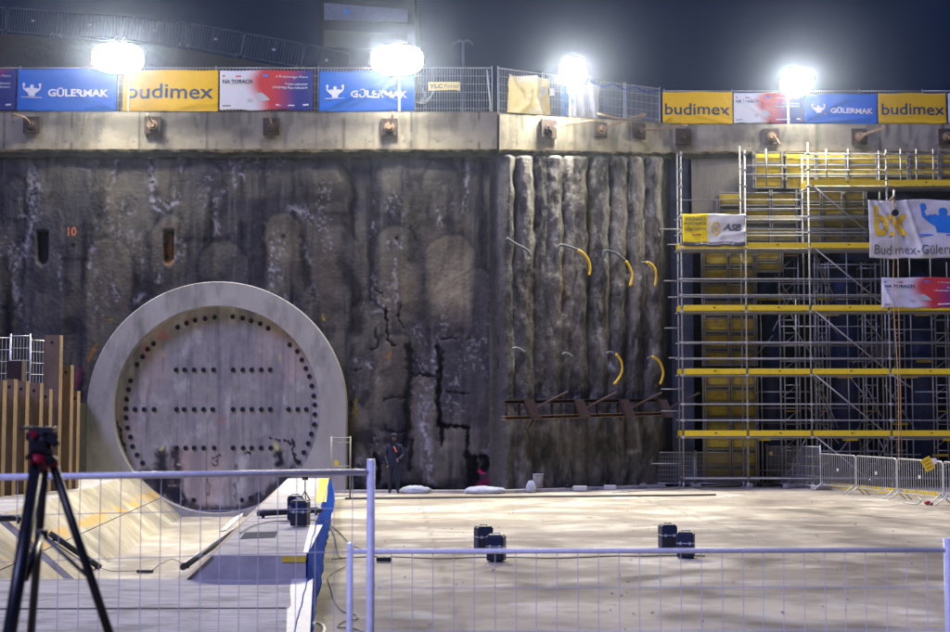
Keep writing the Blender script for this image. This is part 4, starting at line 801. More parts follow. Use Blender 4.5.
# ================================================================== WALING BEAM ON PILE WALL
def pwp(x, y, off=0.3):               # point in front of pile wall by off
    r = ray(x, y); p0 = Vector((AX, AY, 0)) + nn * off
    t_ = (p0 - Vector((0, 0, CAMZ))).dot(nn) / r.dot(nn); return Vector((0, 0, CAMZ)) + r * t_
wb = thing('waling_beam', 'rusty double steel waling beam with sloping struts fixed to the columns', 'steel beam', pwp(585, 410, 0.4))
a, b = pwp(504, 402, 0.5), pwp(664, 400, 0.5); a2, b2 = pwp(504, 418, 0.5), pwp(664, 413.5, 0.5)
def ibeam(mb, p, q, w_, h_):
    e = (q - p).normalized(); n_ = Vector((e.y, -e.x, 0)).normalized(); z_ = Vector((0, 0, 1))
    for o1, o2, ww, hh in ((0, h_ / 2, w_, 0.02), (0, -h_ / 2, w_, 0.02), (0, 0, 0.02, h_)):
        c0 = [p + z_ * o2 + n_ * (i * ww / 2) + z_ * (j * hh / 2) for i, j in ((-1, -1), (1, -1), (1, 1), (-1, 1))]; mb.prism(c0, q - p)
mb = MB(); ibeam(mb, a, b, 0.3, 0.10); mb.build('upper_flange', 'rust', wb)
mb = MB(); ibeam(mb, a2, b2, 0.34, 0.10); mb.build('lower_flange', 'rustlight', wb)
for x in (506, 519, 534, 552, 575, 597, 618, 640, 661):
    q0, q1 = pwp(x, 402, 0.5), pwp(x, 417, 0.5); mb = MB(); mb.tube([q0, q1], 0.045, 6); mb.build('spacer', 'rust', wb)
for x in (527, 577, 622, 660):
    q = pwp(x + 2, 409, 0.62); mb = MB(); mb.prism([q + Vector((-0.22, 0, 0.30)), q + Vector((0.02, 0, 0.30)), q + Vector((0.26, 0, -0.26)), q + Vector((0.0, 0, -0.26))], (0.1, -0.22, 0)); mb.build('bracket', 'rust', wb)
    mb = MB(); mb.tube([q + Vector((0.1, -0.1, -0.05)), q + Vector((0.55, -0.35, 0.22)), q + Vector((1.1, -0.6, 0.50))], 0.035, 6); mb.build('strut', 'rust', wb)
mb = MB(); mb.tube([pwp(534, 419, 0.6), pwp(528, 429, 0.6), pwp(528, 436, 0.6)], 0.03, 6); mb.build('strut', 'rust', wb)
# hoses
hs = [([(507, 238), (514, 243), (527, 250), (531, 256)], None, 'dark hose on the leftmost columns, upper row'),
      ([(558, 252), (560, 245), (570, 247), (578, 250)], [(578, 250), (584, 254), (589, 262), (590, 270), (589, 275)], 'left yellow ended hose of the upper row'),
      ([(603, 258), (605, 251), (615, 253), (626, 261)], [(626, 261), (630, 268), (632, 276), (630, 286)], 'middle yellow ended hose of the upper row'),
      ([(641, 263), (647, 262)], [(647, 262), (653, 266), (656, 274), (655, 286)], 'right yellow ended hose of the upper row, beside the last column'),
      ([(512, 349), (517, 348), (525, 352)], None, 'short grey hose on the leftmost columns, lower row'),
      ([(562, 355), (566, 353), (573, 357)], None, 'short hose with pale end in the lower row'),
      ([(606, 354), (610, 352), (616, 354)], [(616, 354), (621, 361), (622, 370), (619, 378), (614, 384)], 'left yellow ended hose of the lower row'),
      ([(647, 359), (652, 356)], [(652, 356), (659, 361), (663, 371), (662, 379), (660, 384)], 'right yellow ended hose of the lower row')]
for g1, g2, lb in hs:
    t = thing('grout_hose', lb, 'hose', pwp(*g1[0], 0.5), 'grout hoses sticking out of the columns')
    mb = MB(); mb.tube(curvept([pwp(x, y, 0.45 + 0.02 * k) for k, (x, y) in enumerate(g1)], 4), 0.04, 7); mb.build('pipe', 'greyhose', t)
    if g2: mb = MB(); mb.tube(curvept([pwp(x, y, 0.55) for x, y in g2], 5), 0.042, 8); mb.build('yellow_end', 'yhose', t)

# ================================================================== SCAFFOLD
SF, SR_ = 43.55, 44.33
scf = thing('scaffold', 'tall grey tube scaffold with yellow toe boards in front of the recess', 'scaffold', (P(810, 400, SF).x, SF, 0))
LV = [P(475, y, SF).z for y in (436.5, 374.5, 311, 248.5, 186)]
bx_ = [682.5, 747, 811, 890, 969]; bxs = [(x - 475) / F * SF for x in bx_]
lean = 0
for fy in (SF, SR_):
    for i, xx in enumerate(bxs):
        ztop = P(475, 148 if i else 150, SF).z + random.uniform(-0.1, 0.25)
        mb = MB(); mb.tube([(xx, fy, 0.04), (xx, fy, ztop)], 0.027, 8)
        for k in range(1, int(ztop / 0.5)): mb.tube([(xx, fy, k * 0.5 + 0.13), (xx, fy, k * 0.5 + 0.145)], 0.05, 8)
        mb.build('standard', 'scaf', scf)
for x in (769, 830, 852, 921, 938, 905):                    # short guard posts of the top lift
    xx = (x - 475) / F * SF; mb = MB(); mb.tube([(xx, SF + 0.02, LV[4] - 0.0), (xx, SF + 0.02, P(475, 149, SF).z)], 0.025, 6); mb.build('guard_post', 'scaf', scf)
for li, z in enumerate(LV):
    i0 = 0 if li < 4 else 2
    mb = MB(); mb.box(((bxs[i0] + bxs[4]) / 2, (SF + SR_) / 2, z - 0.03), (bxs[4] - bxs[i0], 0.70, 0.06)); mb.build('deck', 'deck', scf)
    for i in range(i0, 4):
        mb = MB(); mb.bbox(((bxs[i] + bxs[i + 1]) / 2, SF - 0.045, z + 0.10), (bxs[i + 1] - bxs[i] - 0.09, 0.03, 0.165), 0.006); tb_ = mb.build('toe_board', 'toe', scf); mb = MB(); mb.box(((bxs[i] + bxs[i + 1]) / 2, SF - 0.063, z + 0.11), (0.07, 0.006, 0.03)); mb.build('label_plate', 'blackpl', tb_)
        mb = MB(); mb.box(((bxs[i] + bxs[i + 1]) / 2, SR_ + 0.045, z + 0.10), (bxs[i + 1] - bxs[i] - 0.09, 0.03, 0.165)); mb.build('toe_board', 'toe', scf)
    mb = MB(); mb.box((bxs[i0] - 0.05, (SF + SR_) / 2, z + 0.10), (0.03, 0.66, 0.165)); mb.build('toe_board', 'toe', scf)
    for off in (0.5, 1.0, -0.02):
        for fy in (SF, SR_):
            mb = MB(); mb.tube([(bxs[i0] - 0.1, fy, z + off), (bxs[4] + 0.2, fy, z + off)], 0.024, 6); mb.build('guard_rail' if off > 0 else 'ledger', 'scaf', scf)
    for xx in bxs[i0:]:
        mb = MB(); mb.tube([(xx, SF, z - 0.05), (xx, SR_, z - 0.05)], 0.024, 6); mb.build('transom', 'scaf', scf)
for z in (0.32,):
    for fy in (SF, SR_): mb = MB(); mb.tube([(bxs[0], fy, z), (bxs[4], fy, z)], 0.024, 6); mb.build('ledger', 'scaf', scf)
for y in (196, 205, 215, 170, 161, 226):                        # extra rails of the upper lifts
    z = P(475, y, SF).z; i0 = 0 if y in (196, 215, 226) else 1
    mb = MB(); mb.tube([(bxs[i0], SR_ + 0.06, z), (bxs[4], SR_ + 0.06, z)], 0.022, 6); mb.build('guard_rail', 'scaf', scf)
def brace(x0, y0, x1, y1, d=SF - 0.03, r=0.024): mb = MB(); mb.tube([P(x0, y0, d), P(x1, y1, d)], r, 6); mb.build('diagonal_brace', 'scaf', scf)
brace(811, 184, 868, 232); brace(812, 246, 882, 303); brace(814, 310, 888, 371); brace(813, 373, 886, 433); brace(815, 436, 875, 484); brace(888, 372, 912, 388)
brace(811, 246, 832, 302, SR_); brace(814, 250, 836, 302, SR_); brace(812, 374, 834, 428, SR_); brace(816, 376, 838, 428, SR_)
for y in (228, 243.5, 280, 296.5, 327.5, 357.5, 389, 411, 464):   # stub ties sticking out left
    ln = random.choice([652, 662, 666, 670]); z = P(475, y, SF).z; mb = MB(); mb.tube([((ln - 475) / F * SF, SF + 0.3, z), (bxs[0], SF + 0.3, z)], 0.022, 6); mb.build('tie_tube', 'scaf', scf)
cp0 = None
for xx in bxs:
    for z in LV:
        for off in (-0.02, 0.5, 1.0):
            if cp0 is None: cp0 = MB().bbox((xx, SF - 0.01, z + off), (0.10, 0.09, 0.075), 0.012).build('coupler', 'galv', scf); c0_ = (xx, z + off)
            else: c_o = cp0.copy(); COL.objects.link(c_o); c_o.location = (xx - c0_[0], 0, z + off - c0_[1])
for x in bxs:
    for fy in (SF, SR_): mb = MB(); mb.box((x, fy, 0.025), (0.16, 0.16, 0.03)); mb.tube([(x, fy, .03), (x, fy, .2)], .033, 8); mb.build('base_jack', 'scaf', scf)

# hanging things on the scaffold
a, b = P(682.5, 214, SF - 0.09), P(745, 214, SF - 0.09); hb = a.z - P(682, 246.5, SF).z
def asb(U, V):
    c = np.ones(U.shape + (3,)) * np.array((0.68, 0.67, 0.62)); c = mixc(c, (0.80, 0.62, 0.02), (U < 0.41).astype(float)); c = mixc(c, (0.10, 0.10, 0.11), (V > 0.86).astype(float) * (U >= 0.0)); return c
circ = [(0.5 + 0.5 * math.cos(k * math.tau / 24), 0.5 + 0.5 * math.sin(k * math.tau / 24)) for k in range(24)] 
ringp = circ + [circ[0]] + [(0.5 + 0.36 * math.cos(-k * math.tau / 24), 0.5 + 0.36 * math.sin(-k * math.tau / 24)) for k in range(25)]
banner('yellow and white banner tied to the upper left corner of the scaffold', a, b, hb, asb,
       [('text', 0.03, 0.10, 0.34, 0.11, 'greyink', ('WYKONAWCA', 0.02)), ('text', 0.03, 0.25, 0.34, 0.11, 'greyink', ('KONSTRUKCJI', 0.02)), ('text', 0.03, 0.40, 0.34, 0.11, 'greyink', ('ŻELBETOWYCH', 0.02)),
        ('ring', 0.455, 0.25, 0.15, 0.40, 'yelink'), ('man', 0.49, 0.38, 0.08, 0.15, 'yelink'), ('text', 0.64, 0.30, 0.30, 0.22, 'greyink', ('ASB', 0.05, 0.3)), ('text', 0.20, 0.89, 0.62, 0.07, 'white', ('www.asb-construction.pl', 0.01)),
        ('rect', 0.15, 0.62, 0.14, 0.04, 'orangeink'), ('rect', 0.26, 0.74, 0.08, 0.03, 'orangeink')], seed=21, amp=0.03, folds=[(0.6, 0.7, 1, 0.55, 0.02, 0.05), (0.1, 0.4, 0.3, 0.9, -0.03, 0.03)])
a, b = P(868, 200, SF - 0.12), P(975, 200, SF - 0.12); hb = a.z - P(868, 258.5, SF).z; W_ = 107.0; Hb_ = 58.5
banner('large white banner with yellow letters and blue strongman emblem hung on the scaffold', a, b, hb, flat((0.60, 0.59, 0.57)),
       [('text', 5 / W_, 5 / Hb_, 34 / W_, 31 / Hb_, 'yelink', ('bx', 0.03)), ('man', 52 / W_, 5 / Hb_, 46 / W_, 31 / Hb_, 'blueink'), ('text', 5 / W_, 45 / Hb_, 94 / W_, 9.5 / Hb_, 'greyink', ('Budimex-Gülermak', 0.0))],
       seed=22, amp=0.09, folds=[(0.05, 0.05, 0.2, 0.6, -0.06, 0.06), (0.1, 0.0, 0.35, 0.7, -0.07, 0.05), (0.35, 0.0, 0.5, 0.9, 0.05, 0.06), (0.8, 0.5, 1, 0.8, 0.05, 0.06)], sag=0.05, taper=0.01, thin=0.018)
a, b = P(881.5, 277.5, SF - 0.09), P(975, 277.5, SF - 0.09); hb = a.z - P(881, 308, SF).z
banner('white, red and navy banner tied to the scaffold below the large white one', a, b, hb, grad, RAILTXT, seed=23, amp=0.03, folds=[(0.02, 0.3, 0.12, 0.95, 0.04, 0.05)])
# rope, pulley
rp = thing('pulley_rope', 'long hanging rope with a pulley in front of the large white banner', 'rope', P(893, 190, SF - 0.35))
mb = MB(); mb.tube([P(889, 201, SF - 0.3), P(893, 197, SF - 0.35), P(895, 196, SF - 0.38)], 0.03, 6); mb.build('bracket', 'rustlight', rp)
mb = MB(); mb.tube([P(894, 190, SF - 0.3), P(894, 203, SF - 0.3)], 0.035, 8); mb.build('tube_end', 'scaf', rp)
mb = MB(); q = P(895, 213, SF - 0.3); mb.tube([q + Vector((0, -0.04, 0)), q + Vector((0, 0.04, 0))], 0.11, 12); mb.build('wheel', 'blackpl', rp)
mb = MB(); mb.tube(curvept([P(893, 200, SF - .3), P(894, 240, SF - .35), P(893.5, 300, SF - .35), P(898, 380, SF - .35), P(899, 470, SF - .35)], 5), 0.013, 6); mb.build('line', 'rope', rp)
mb = MB(); mb.tube(curvept([P(895, 216, SF - .35), P(898, 250, SF - .35), P(899, 320, SF - .35), P(901, 440, SF - .35)], 5), 0.010, 6); mb.build('line', 'rope', rp)

# ------------------------------------------------------------------ formwork behind scaffold
def formwork(label, x0, x1, y0, y1, d, pitch, cols, seed, yh=0.7, frame=True):
    rnd = random.Random(seed); c = P((x0 + x1) / 2, (y0 + y1) / 2, d); zt, zb = P(475, y0, d).z, P(475, y1, d).z; X0, X1 = (x0 - 475) / F * d, (x1 - 475) / F * d
    t = thing('formwork_panel', label, 'formwork', (c.x, d, zb), 'yellow formwork behind the scaffold')
    mb = MB(); mb.box((c.x, d + 0.25, (zt + zb) / 2), (X1 - X0, 0.03, zt - zb)); mb.build('sheet', 'formgrey' if frame else 'plywood', t)
    n = max(2, int((y1 - y0) / pitch))
    for k in range(n):
        z = zt - (zt - zb) * (k + 0.5) / n; hgt = (zt - zb) / n * yh
        xa = X0
        mb = MB()
        for ci in range(cols):
            xb2 = X0 + (X1 - X0) * (ci + 1) / cols
            if rnd.random() < 0.97: mb.box(((xa + xb2) / 2, d + 0.14, z), (xb2 - xa - 0.08, 0.10, hgt))
            xa = xb2
        if mb.v: mb.build('yellow_beam', 'formyel' if seed < 3 else 'formold', t)
        mb = MB(); mb.box(((X0 + X1) / 2, d + 0.06, z - hgt * 0.5 - 0.05), (X1 - X0, 0.06, 0.05)); mb.tube([(X0, d + 0.02, z + hgt * .5 + .03), (X1, d + 0.02, z + hgt * .5 + .03)], .018, 6); mb.build('rail', 'formgrey', t)
    for ci in range(cols + 1):
        xx = X0 + (X1 - X0) * ci / cols; mb = MB(); mb.box((xx - 0.035, d + 0.02, (zt + zb) / 2), (0.05, 0.09, zt - zb)); mb.box((xx + 0.035, d + 0.02, (zt + zb) / 2), (0.04, 0.09, zt - zb)); mb.build('soldier', 'formgrey', t)
        for k in range(n):
            if rnd.random() < 0.5:
                z = zt - (zt - zb) * (k + 0.3) / n; mb = MB(); mb.tube([(xx, d - 0.10, z), (xx, d + 0.1, z)], 0.018, 6); mb.tube([(xx, d - 0.05, z), (xx, d - 0.03, z)], 0.055, 8); mb.build('tie_nut', 'formgrey', t)
formwork('upper left yellow formwork strip at the top of the scaffold', 757, 786, 151, 188, 44.62, 11, 1, 1, 0.62)
formwork('wide bright yellow formwork across the top lift of the scaffold', 788, 975, 152, 188, 44.62, 10, 6, 2, 0.70)
formwork('yellow formwork with grey rails above the recess opening, middle lift', 720, 800, 190, 242, 44.64, 15, 3, 3, 0.55)
formwork('brown yellow formwork right of it under the top deck', 802, 868, 190, 242, 44.64, 13, 3, 4, 0.55)
formwork('tall narrow column of yellow formwork at the left of the recess', 704, 756, 250, 366, 44.66, 16, 2, 5, 0.62)
formwork('lower tall column of yellow formwork behind the mesh fence', 704, 756, 372, 482, 44.66, 15, 2, 6, 0.62)
formwork('small grey framed formwork under the second deck', 757, 783, 250, 272, 44.66, 11, 1, 7, 0.5)
# vertical blue pushing props
for x, y0, y1, w_, lb in ((768, 272, 484, 20, 'dark blue steel column just right of the tall yellow formwork'), (842, 250, 484, 28, 'dark blue steel column behind the middle scaffold bay'), (917, 262, 484, 26, 'dark blue steel column behind the right scaffold bay')):
    d = 45.9; c = P(x, y0, d); ww = w_ / F * d; t = thing('steel_column', lb, 'steel column', (c.x, d, 0), 'blue steel columns in the recess')
    mb = MB(); mb.tube([(c.x, d, 0.01), (c.x, d, c.z)], ww / 2, 20); mb.build('shaft', 'bluesteel', t)
    for z in (2.0, 4.1, 6.1): mb = MB(); mb.tube([(c.x, d, z), (c.x, d, z + 0.12)], ww / 2 + 0.05, 20); mb.build('flange', 'bluesteel', t)
mb = MB(); z = P(475, 256, 45.4).z; mb.box((P(900, 256, 45.4).x + 1.5, 45.3, z), (7.0, 0.3, 0.3)); props(mb.build('steel_girder', 'bluesteel'), 'blue steel girder across the top of the recess', 'steel girder')
def tower(x, w_, y0, label, seed):
    rnd = random.Random(seed); d = 45.15; X0, X1 = (x - w_ / 2 - 475) / F * d, (x + w_ / 2 - 475) / F * d; zt = P(475, y0, d).z
    t = thing('shoring_tower', label, 'shoring tower', ((X0 + X1) / 2, d, 0), 'shoring towers inside the recess')
    for xx in (X0, X1):
        for yy in (d, d + 0.55):
            mb = MB(); mb.tube([(xx, yy, 0.01), (xx, yy, zt)], 0.028, 6); mb.build('leg', 'galv', t)
    z = 0.3; k = 0
    while z < zt:
        mb = MB(); mb.tube([(X0, d, z), (X1, d, z)], 0.02, 6); mb.build('rung', 'yhose' if k % 4 == 1 else 'galv', t)
        if k % 2 == 0: mb = MB(); mb.tube([(X0, d + 0.55, z), (X1, d + 0.55, z + 0.4)], 0.02, 6); mb.build('brace', 'galv', t)
        z += 0.42; k += 1
for i, (x, w_, y0, lb) in enumerate(((792, 15, 252, 'shoring tower with yellow rungs left of the third scaffold post'), (823, 8, 262, 'narrow shoring tower behind the third scaffold post'), (870, 14, 262, 'shoring tower between the two right blue columns'), (900, 10, 312, 'shoring tower behind the fourth scaffold post'), (944, 16, 312, 'shoring tower at the right edge of the photo'))):
    tower(x, w_, y0, lb, i)
isc = thing('inner_scaffold', 'dense dim scaffold tubes deep in the recess between the blue columns', 'scaffold', (P(860, 480, 44.95).x, 44.95, 0)); ri_ = random.Random(11)
for x in (762, 781, 799, 816, 833, 851, 866, 884, 900, 915, 931, 948, 962, 979):
    xx = P(x + ri_.uniform(-3, 3), 400, 44.9).x; zt_i = P(475, ri_.choice([245, 250, 262, 300]), 44.9).z; MB().tube([(xx, 44.9, 0.01), (xx, 44.9, zt_i)], 0.024, 6).build('standard', 'galv', isc)
for k in range(34):
    z = 0.5 + 0.5 * (k // 2) + ri_.choice([0, 0.02, 0.12]); x0 = ri_.choice([758, 781, 815, 850, 884, 915]); x1 = x0 + ri_.choice([36, 52, 70, 100])
    if z < 7.6: MB().tube([(P(x0, 400, 44.95).x, 44.95, z), (P(min(x1, 985), 400, 44.95).x, 44.95, z)], 0.022, 6).build('ledger', 'galv', isc)
for k in range(16):
    x0 = ri_.uniform(760, 950); y0 = ri_.uniform(262, 440); MB().tube([P(x0, y0, 45.0), P(x0 + ri_.choice([-22, 22, 30]), y0 + ri_.uniform(25, 45), 45.0)], 0.02, 6).build('brace', 'galv', isc)
for k in range(14):
    x0 = ri_.uniform(760, 950); z = 1.0 + 0.5 * ri_.randint(0, 12); xx = P(x0, 400, 44.8).x; MB().bbox((xx, 44.84, z), (0.5, 0.06, 0.08), 0.01).build('yellow_clamp', 'formyel', isc)
deb = MB(); rd_ = random.Random(3)
for k in range(500):
    x, y = rd_.uniform(-3.2, 14), rd_.uniform(15, 41) ; sz = rd_.uniform(0.004, 0.014) * (1.5 if rd_.random() < 0.1 else 1)
    if x < XE(y) + 0.3: continue
    deb.box((x, y, sz * 0.4 + 0.012), (sz * rd_.uniform(1, 3), sz * 1.4, sz), ax=(rd_.uniform(-1, 1), rd_.uniform(-1, 1) + .01))
deb = deb.build('grit', 'slab'); deb['kind'] = 'stuff'
# pale rock mottling inside recess
rb = random.Random(5)
for k, (x, y, s_) in enumerate(((835, 345, 1.1), (880, 350, 1.0), (838, 300, 0.8), (905, 300, 0.7), (858, 452, 0.9))):
    d = 47.2; p = P(x, y, d); mb = MB(); mb.ball(p, s_ * 0.5, 12, (1, 0.4, 0.7))
    mb.v = [tuple(Vector(v_) + Vector((rb.uniform(-.09, .09), rb.uniform(-.05, .05), rb.uniform(-.09, .09)))) for v_ in mb.v]; mb.sm = [False] * len(mb.sm)
    props(mb.build('concrete_lump', 'collar'), ['grey concrete lump on a dark ledge behind the middle blue column', 'grey lump of shotcrete behind the right shoring tower', 'pale lump high behind the middle blue column', 'pale lump beside the right blue column, under the big banner', 'low grey lump behind the lowest diagonal brace'][k], 'concrete lump')

# ================================================================== FENCES AT GROUND
gA, gB = G(640, 486.5), G(742, 485.5); gA.y -= 0.4; gB.y -= 0.9
c = gA.lerp(gB, 0.5)
mesh_fence('thin mesh fence panel standing at the foot of the scaffold, left one', gA, c, 1.1, 'mesh fence panels at the scaffold foot', wires=36, wr_=0.005, hw=6)
mesh_fence('thin mesh fence panel at the foot of the scaffold beside the tall yellow formwork', c + Vector((0.05, 0, 0)), gB, 1.1, 'mesh fence panels at the scaffold foot', wires=36, wr_=0.005, hw=6)
pA, pB, pC = G(767, 486.2), G(793, 488), G(821, 490)
mesh_fence('grey mesh fence panel with a small yellow tag left of the crowd barriers', pA, pB, P(767, 446, pA.y).z, 'mesh fence panels at the scaffold foot', wires=20, hw=3)
mesh_fence('grey mesh fence panel touching the first crowd barrier', pB, pC, P(793, 446, pB.y).z, 'mesh fence panels at the scaffold foot', wires=20, hw=3)
def tag_plate(x, y, d, w_, h_, rot, label, m='toe', name='warning_tag'):
    p = P(x, y, d); c_, s_ = math.cos(R(rot)), math.sin(R(rot)); mb = MB()
    pts = [p + Vector((a * w_ / 2 * c_ - b * h_ / 2 * s_, 0, a * w_ / 2 * s_ + b * h_ / 2 * c_)) for a, b in ((-1, -1), (1, -1), (1, 1), (-1, 1))]
    mb.prism(pts, (0, 0.012, 0)); return props(mb.build(name, m), label, 'sign')
tag_plate(771, 453.5, pA.y - 0.12, 0.12, 0.12, 0, 'small square yellow tag on the grey mesh fence')
tag_plate(934, 461, 35.9, 0.13, 0.14, 0, 'tiny white tag on the right crowd barrier', 'white')
tag_plate(653, 456.5, gA.y - 0.08, 0.08, 0.12, 0, 'tiny yellow tag on the thin mesh fence')
# crowd barriers
def make_barrier(gm):
    t = thing('crowd_barrier', 'x', 'crowd barrier', (0, 0, 0), 'crowd barriers in front of the scaffold'); L = 2.12; z0, z1, r = 0.2, 1.12, 0.07
    def rr(x0, x1, za, zb):
        pts = []
        for cx, cz, a0 in ((x1 - r, zb - r, 0), (x0 + r, zb - r, 90), (x0 + r, za + r, 180), (x1 - r, za + r, 270)):
            for k in range(5): a = R(a0 + 90 * k / 4); pts.append((cx + r * math.cos(a), 0, cz + r * math.sin(a)))
        return pts + [pts[0]]
    mb = MB(); mb.tube(rr(0, L, z0, z1), 0.021, 8, False); mb.build('frame', gm, t)
    mb = MB()
    for k in range(1, 19): x = L * k / 19; mb.tube([(x, 0, z0), (x, 0, z1)], 0.009, 5, False)
    mb.build('bars', gm, t)
    mb = MB(); mb.box((L * 0.52, -0.02, 0.68), (0.12, 0.008, 0.09)); mb.build('maker_plate', 'palegrey', t)
    for x in (0.12, L - 0.12):
        mb = MB(); mb.tube([(x, -0.33, 0.02), (x, 0, 0.28), (x, 0.33, 0.02)], 0.018, 6); mb.build('foot', gm, t)
    return t
br = [G(821, 492), G(857, 496.5), G(898, 501.5), G(944.5, 508), G(1000, 516)]
bl = ['crowd barrier nearest the grey mesh fence, first of the row', 'second crowd barrier from the left, without any sign', 'crowd barrier with the tilted yellow sign on it', 'crowd barrier cut off by the right edge of the photo']
br = [Vector((p.x, p.y, 0)) for p in (G(821, 491), G(857, 495), G(898, 500), G(944.5, 506), G(1000, 513))]
bar = make_barrier('galv')
for i in range(4):
    o = bar if i == 0 else copy_tree(bar); e = br[i + 1] - br[i]; o.location = br[i]; o.rotation_euler = (0, 0, math.atan2(e.y, e.x)); o.scale = ((e.length - 0.06) / 2.12, 1, 1); o['label'] = bl[i]
ys_ = thing('warning_sign', 'tilted yellow warning sign hung on the third crowd barrier', 'sign', P(928, 464, 35.8))
p = P(928, 464, 35.75); mb = MB(); pts = []
for a, b in ((-1, -1), (1, -1), (1, 1), (-1, 1)):
    c_, s_ = math.cos(R(28)), math.sin(R(28)); pts.append(p + Vector(((a * 0.13) * c_ - (b * 0.165) * s_, 0, (a * 0.13) * s_ + (b * 0.165) * c_)))
mb.prism(pts, (0, 0.01, 0)); mb.build('board', 'toe', ys_)
mb = MB()
for k in range(3):
    o_ = 0.09 - 0.09 * k; c_, s_ = math.cos(R(28)), math.sin(R(28)); q = []
    for a, b in ((-0.08, o_ - .012), (0.08, o_ - .012), (0.08, o_ + .012), (-0.08, o_ + .012)): q.append(p + Vector((a * c_ - b * s_, -0.004, a * s_ + b * c_)))
    mb.add(q, [(0, 1, 2, 3)])
mb.build('print', 'orangeink', ys_)
p = G(927.5, 505.5); mb = MB(); mb.ball(p + Vector((0, 0, 0.07)), 0.075, 8, (1.2, 1, 0.8)); mb.ball(p + Vector((.1, 0, 0.05)), 0.05, 8); props(mb.build('red_cap', 'redpl'), 'small red plastic cap lying by the crowd barriers', 'cap')
mb = MB(); mb.tube(curvept([G(903, 502.5, .03), G(917, 504, .03), G(921, 500, .15), G(918, 497, .2)], 4), 0.02, 6); props(mb.build('bent_bar', 'galv'), 'bent steel bar on the floor beside the red cap', 'bar')
mb = MB(); a = G(828, 489.5); b = G(950, 500); mb.prism([a + Vector((0.3, .9, 0)), b + Vector((0, .9, 0)), b + Vector((0, 1.15, 0)), a + Vector((.3, 1.15, 0))], (0, 0, 0.16)); props(mb.build('timber_beam', 'formyel'), 'long yellow timber beam on the floor behind the crowd barriers', 'timber')

# ================================================================== SHEET PILES LEFT
spx = [(-22, 371, 12), (-10, 375, 12), (2.5, 380, 12), (13.5, 379, 11), (25.5, 381, 11), (39.5, 383, 13), (49, 389, 9), (58.5, 335, 17), (70, 365, 11), (77, 391, 7)]
spl = ['leftmost visible pile of the row', 'left pile, just inside the frame edge', 'low pile at the left photo edge', 'low pile below the short rusty stub', 'low pile behind the tripod head, left', 'low pile behind the tripod head, right', 'lowest brown pile just left of the tallest one', 'tallest pile of the row', 'second tallest pile, right of the tallest', 'narrow last pile nearest the tunnel eye']
for i, (xr, yt, wpx) in enumerate(spx):
    Y = 30.2 + 0.45 * i; xr_ = (xr - 475) / F * Y; ww = (wpx - 3.5) / F * Y; zt = P(475, yt, Y).z; dp = 0.26; th = 0.025
    t = thing('sheet_pile', 'brown steel sheet pile, ' + spl[i], 'sheet pile', (xr_, Y, 0.5), 'steel sheet piles left of the trough')
    mb = MB(); mb.box((xr_ - ww / 2, Y, (zt + 0.45) / 2), (ww, th, zt - 0.45)); mb.build('web', 'pilesteel', t)
    mb = MB(); mb.box((xr_ + th / 2, Y + dp / 2 - th / 2, (zt + 0.45) / 2), (th, dp, zt - 0.45)); mb.build('flange', 'pileflange', t)
    mb = MB(); mb.box((xr_ - ww - 0.012, Y + dp / 2 - th / 2, (zt + 0.45) / 2), (th, dp, zt - 0.45)); mb.build('flange', 'pileflange', t)
    mb = MB(); mb.tube([(xr_ - ww * 0.5, Y - 0.02, zt - 0.18), (xr_ - ww * 0.5, Y + 0.02, zt - 0.18)], 0.035, 10); mb.build('lifting_hole', 'darkhole', t)
mb = MB(); p = P(9, 361, 34.5); q = P(24, 361, 34.5); mb.bbox(((p.x + q.x) / 2, 34.5, p.z - 0.5), (q.x - p.x, 0.3, 1.0), 0.01); props(mb.build('steel_stub', 'rust'), 'short rusty steel stub behind the low piles', 'steel stub')
mb = MB(); mb.box((-15.2, 36.6, 1.35), (7.4, 10.5, 2.6)); bm_ = mb.build('earth_berm', 'earth'); bm_['kind'] = 'structure'
fz = 2.66
mesh_fence('mesh fence panel with round posts behind the rusty stub', (P(-60, 400, 37).x, 37, fz), (P(9, 400, 37).x, 37, fz), P(475, 338, 37).z - fz, 'mesh fence panels behind the sheet piles', wires=16, hw=4, wr_=0.007)
mesh_fence('mesh fence panel between the rusty stub and the tallest pile', (P(9.5, 400, 37).x, 37, fz), (P(29, 400, 37).x, 37, fz), P(475, 336, 37).z - fz, 'mesh fence panels behind the sheet piles', wires=5, hw=4, wr_=0.007)
mesh_fence('short sagging mesh fence panel just left of the tallest pile', (P(29.5, 400, 37).x, 37.0, fz), (P(60, 400, 38).x, 38.0, fz), P(475, 340, 37).z - fz, 'mesh fence panels behind the sheet piles', wires=9, hw=4, wr_=0.007)
# little gate railing right of ring + yellow tag
q0, q1 = G(331, 500), G(350, 499); rl = thing('guard_railing', 'small steel railing by the right foot of the tunnel eye', 'railing', q0)
for q in (q0, q1): mb = MB(); mb.tube([q, q + Vector((0, 0, 1.72))], 0.022, 8); mb.build('post', 'scaf', rl)
for z in (0.1, 0.9, 1.55, 1.68): mb = MB(); mb.tube([q0 + Vector((0, 0, z)), q1 + Vector((0, 0, z))], 0.016, 6); mb.build('rail', 'scaf', rl)
tag_plate(336.5, 463, q0.y - 0.05, 0.10, 0.13, 0, 'small yellow tag on the railing beside the tunnel eye')

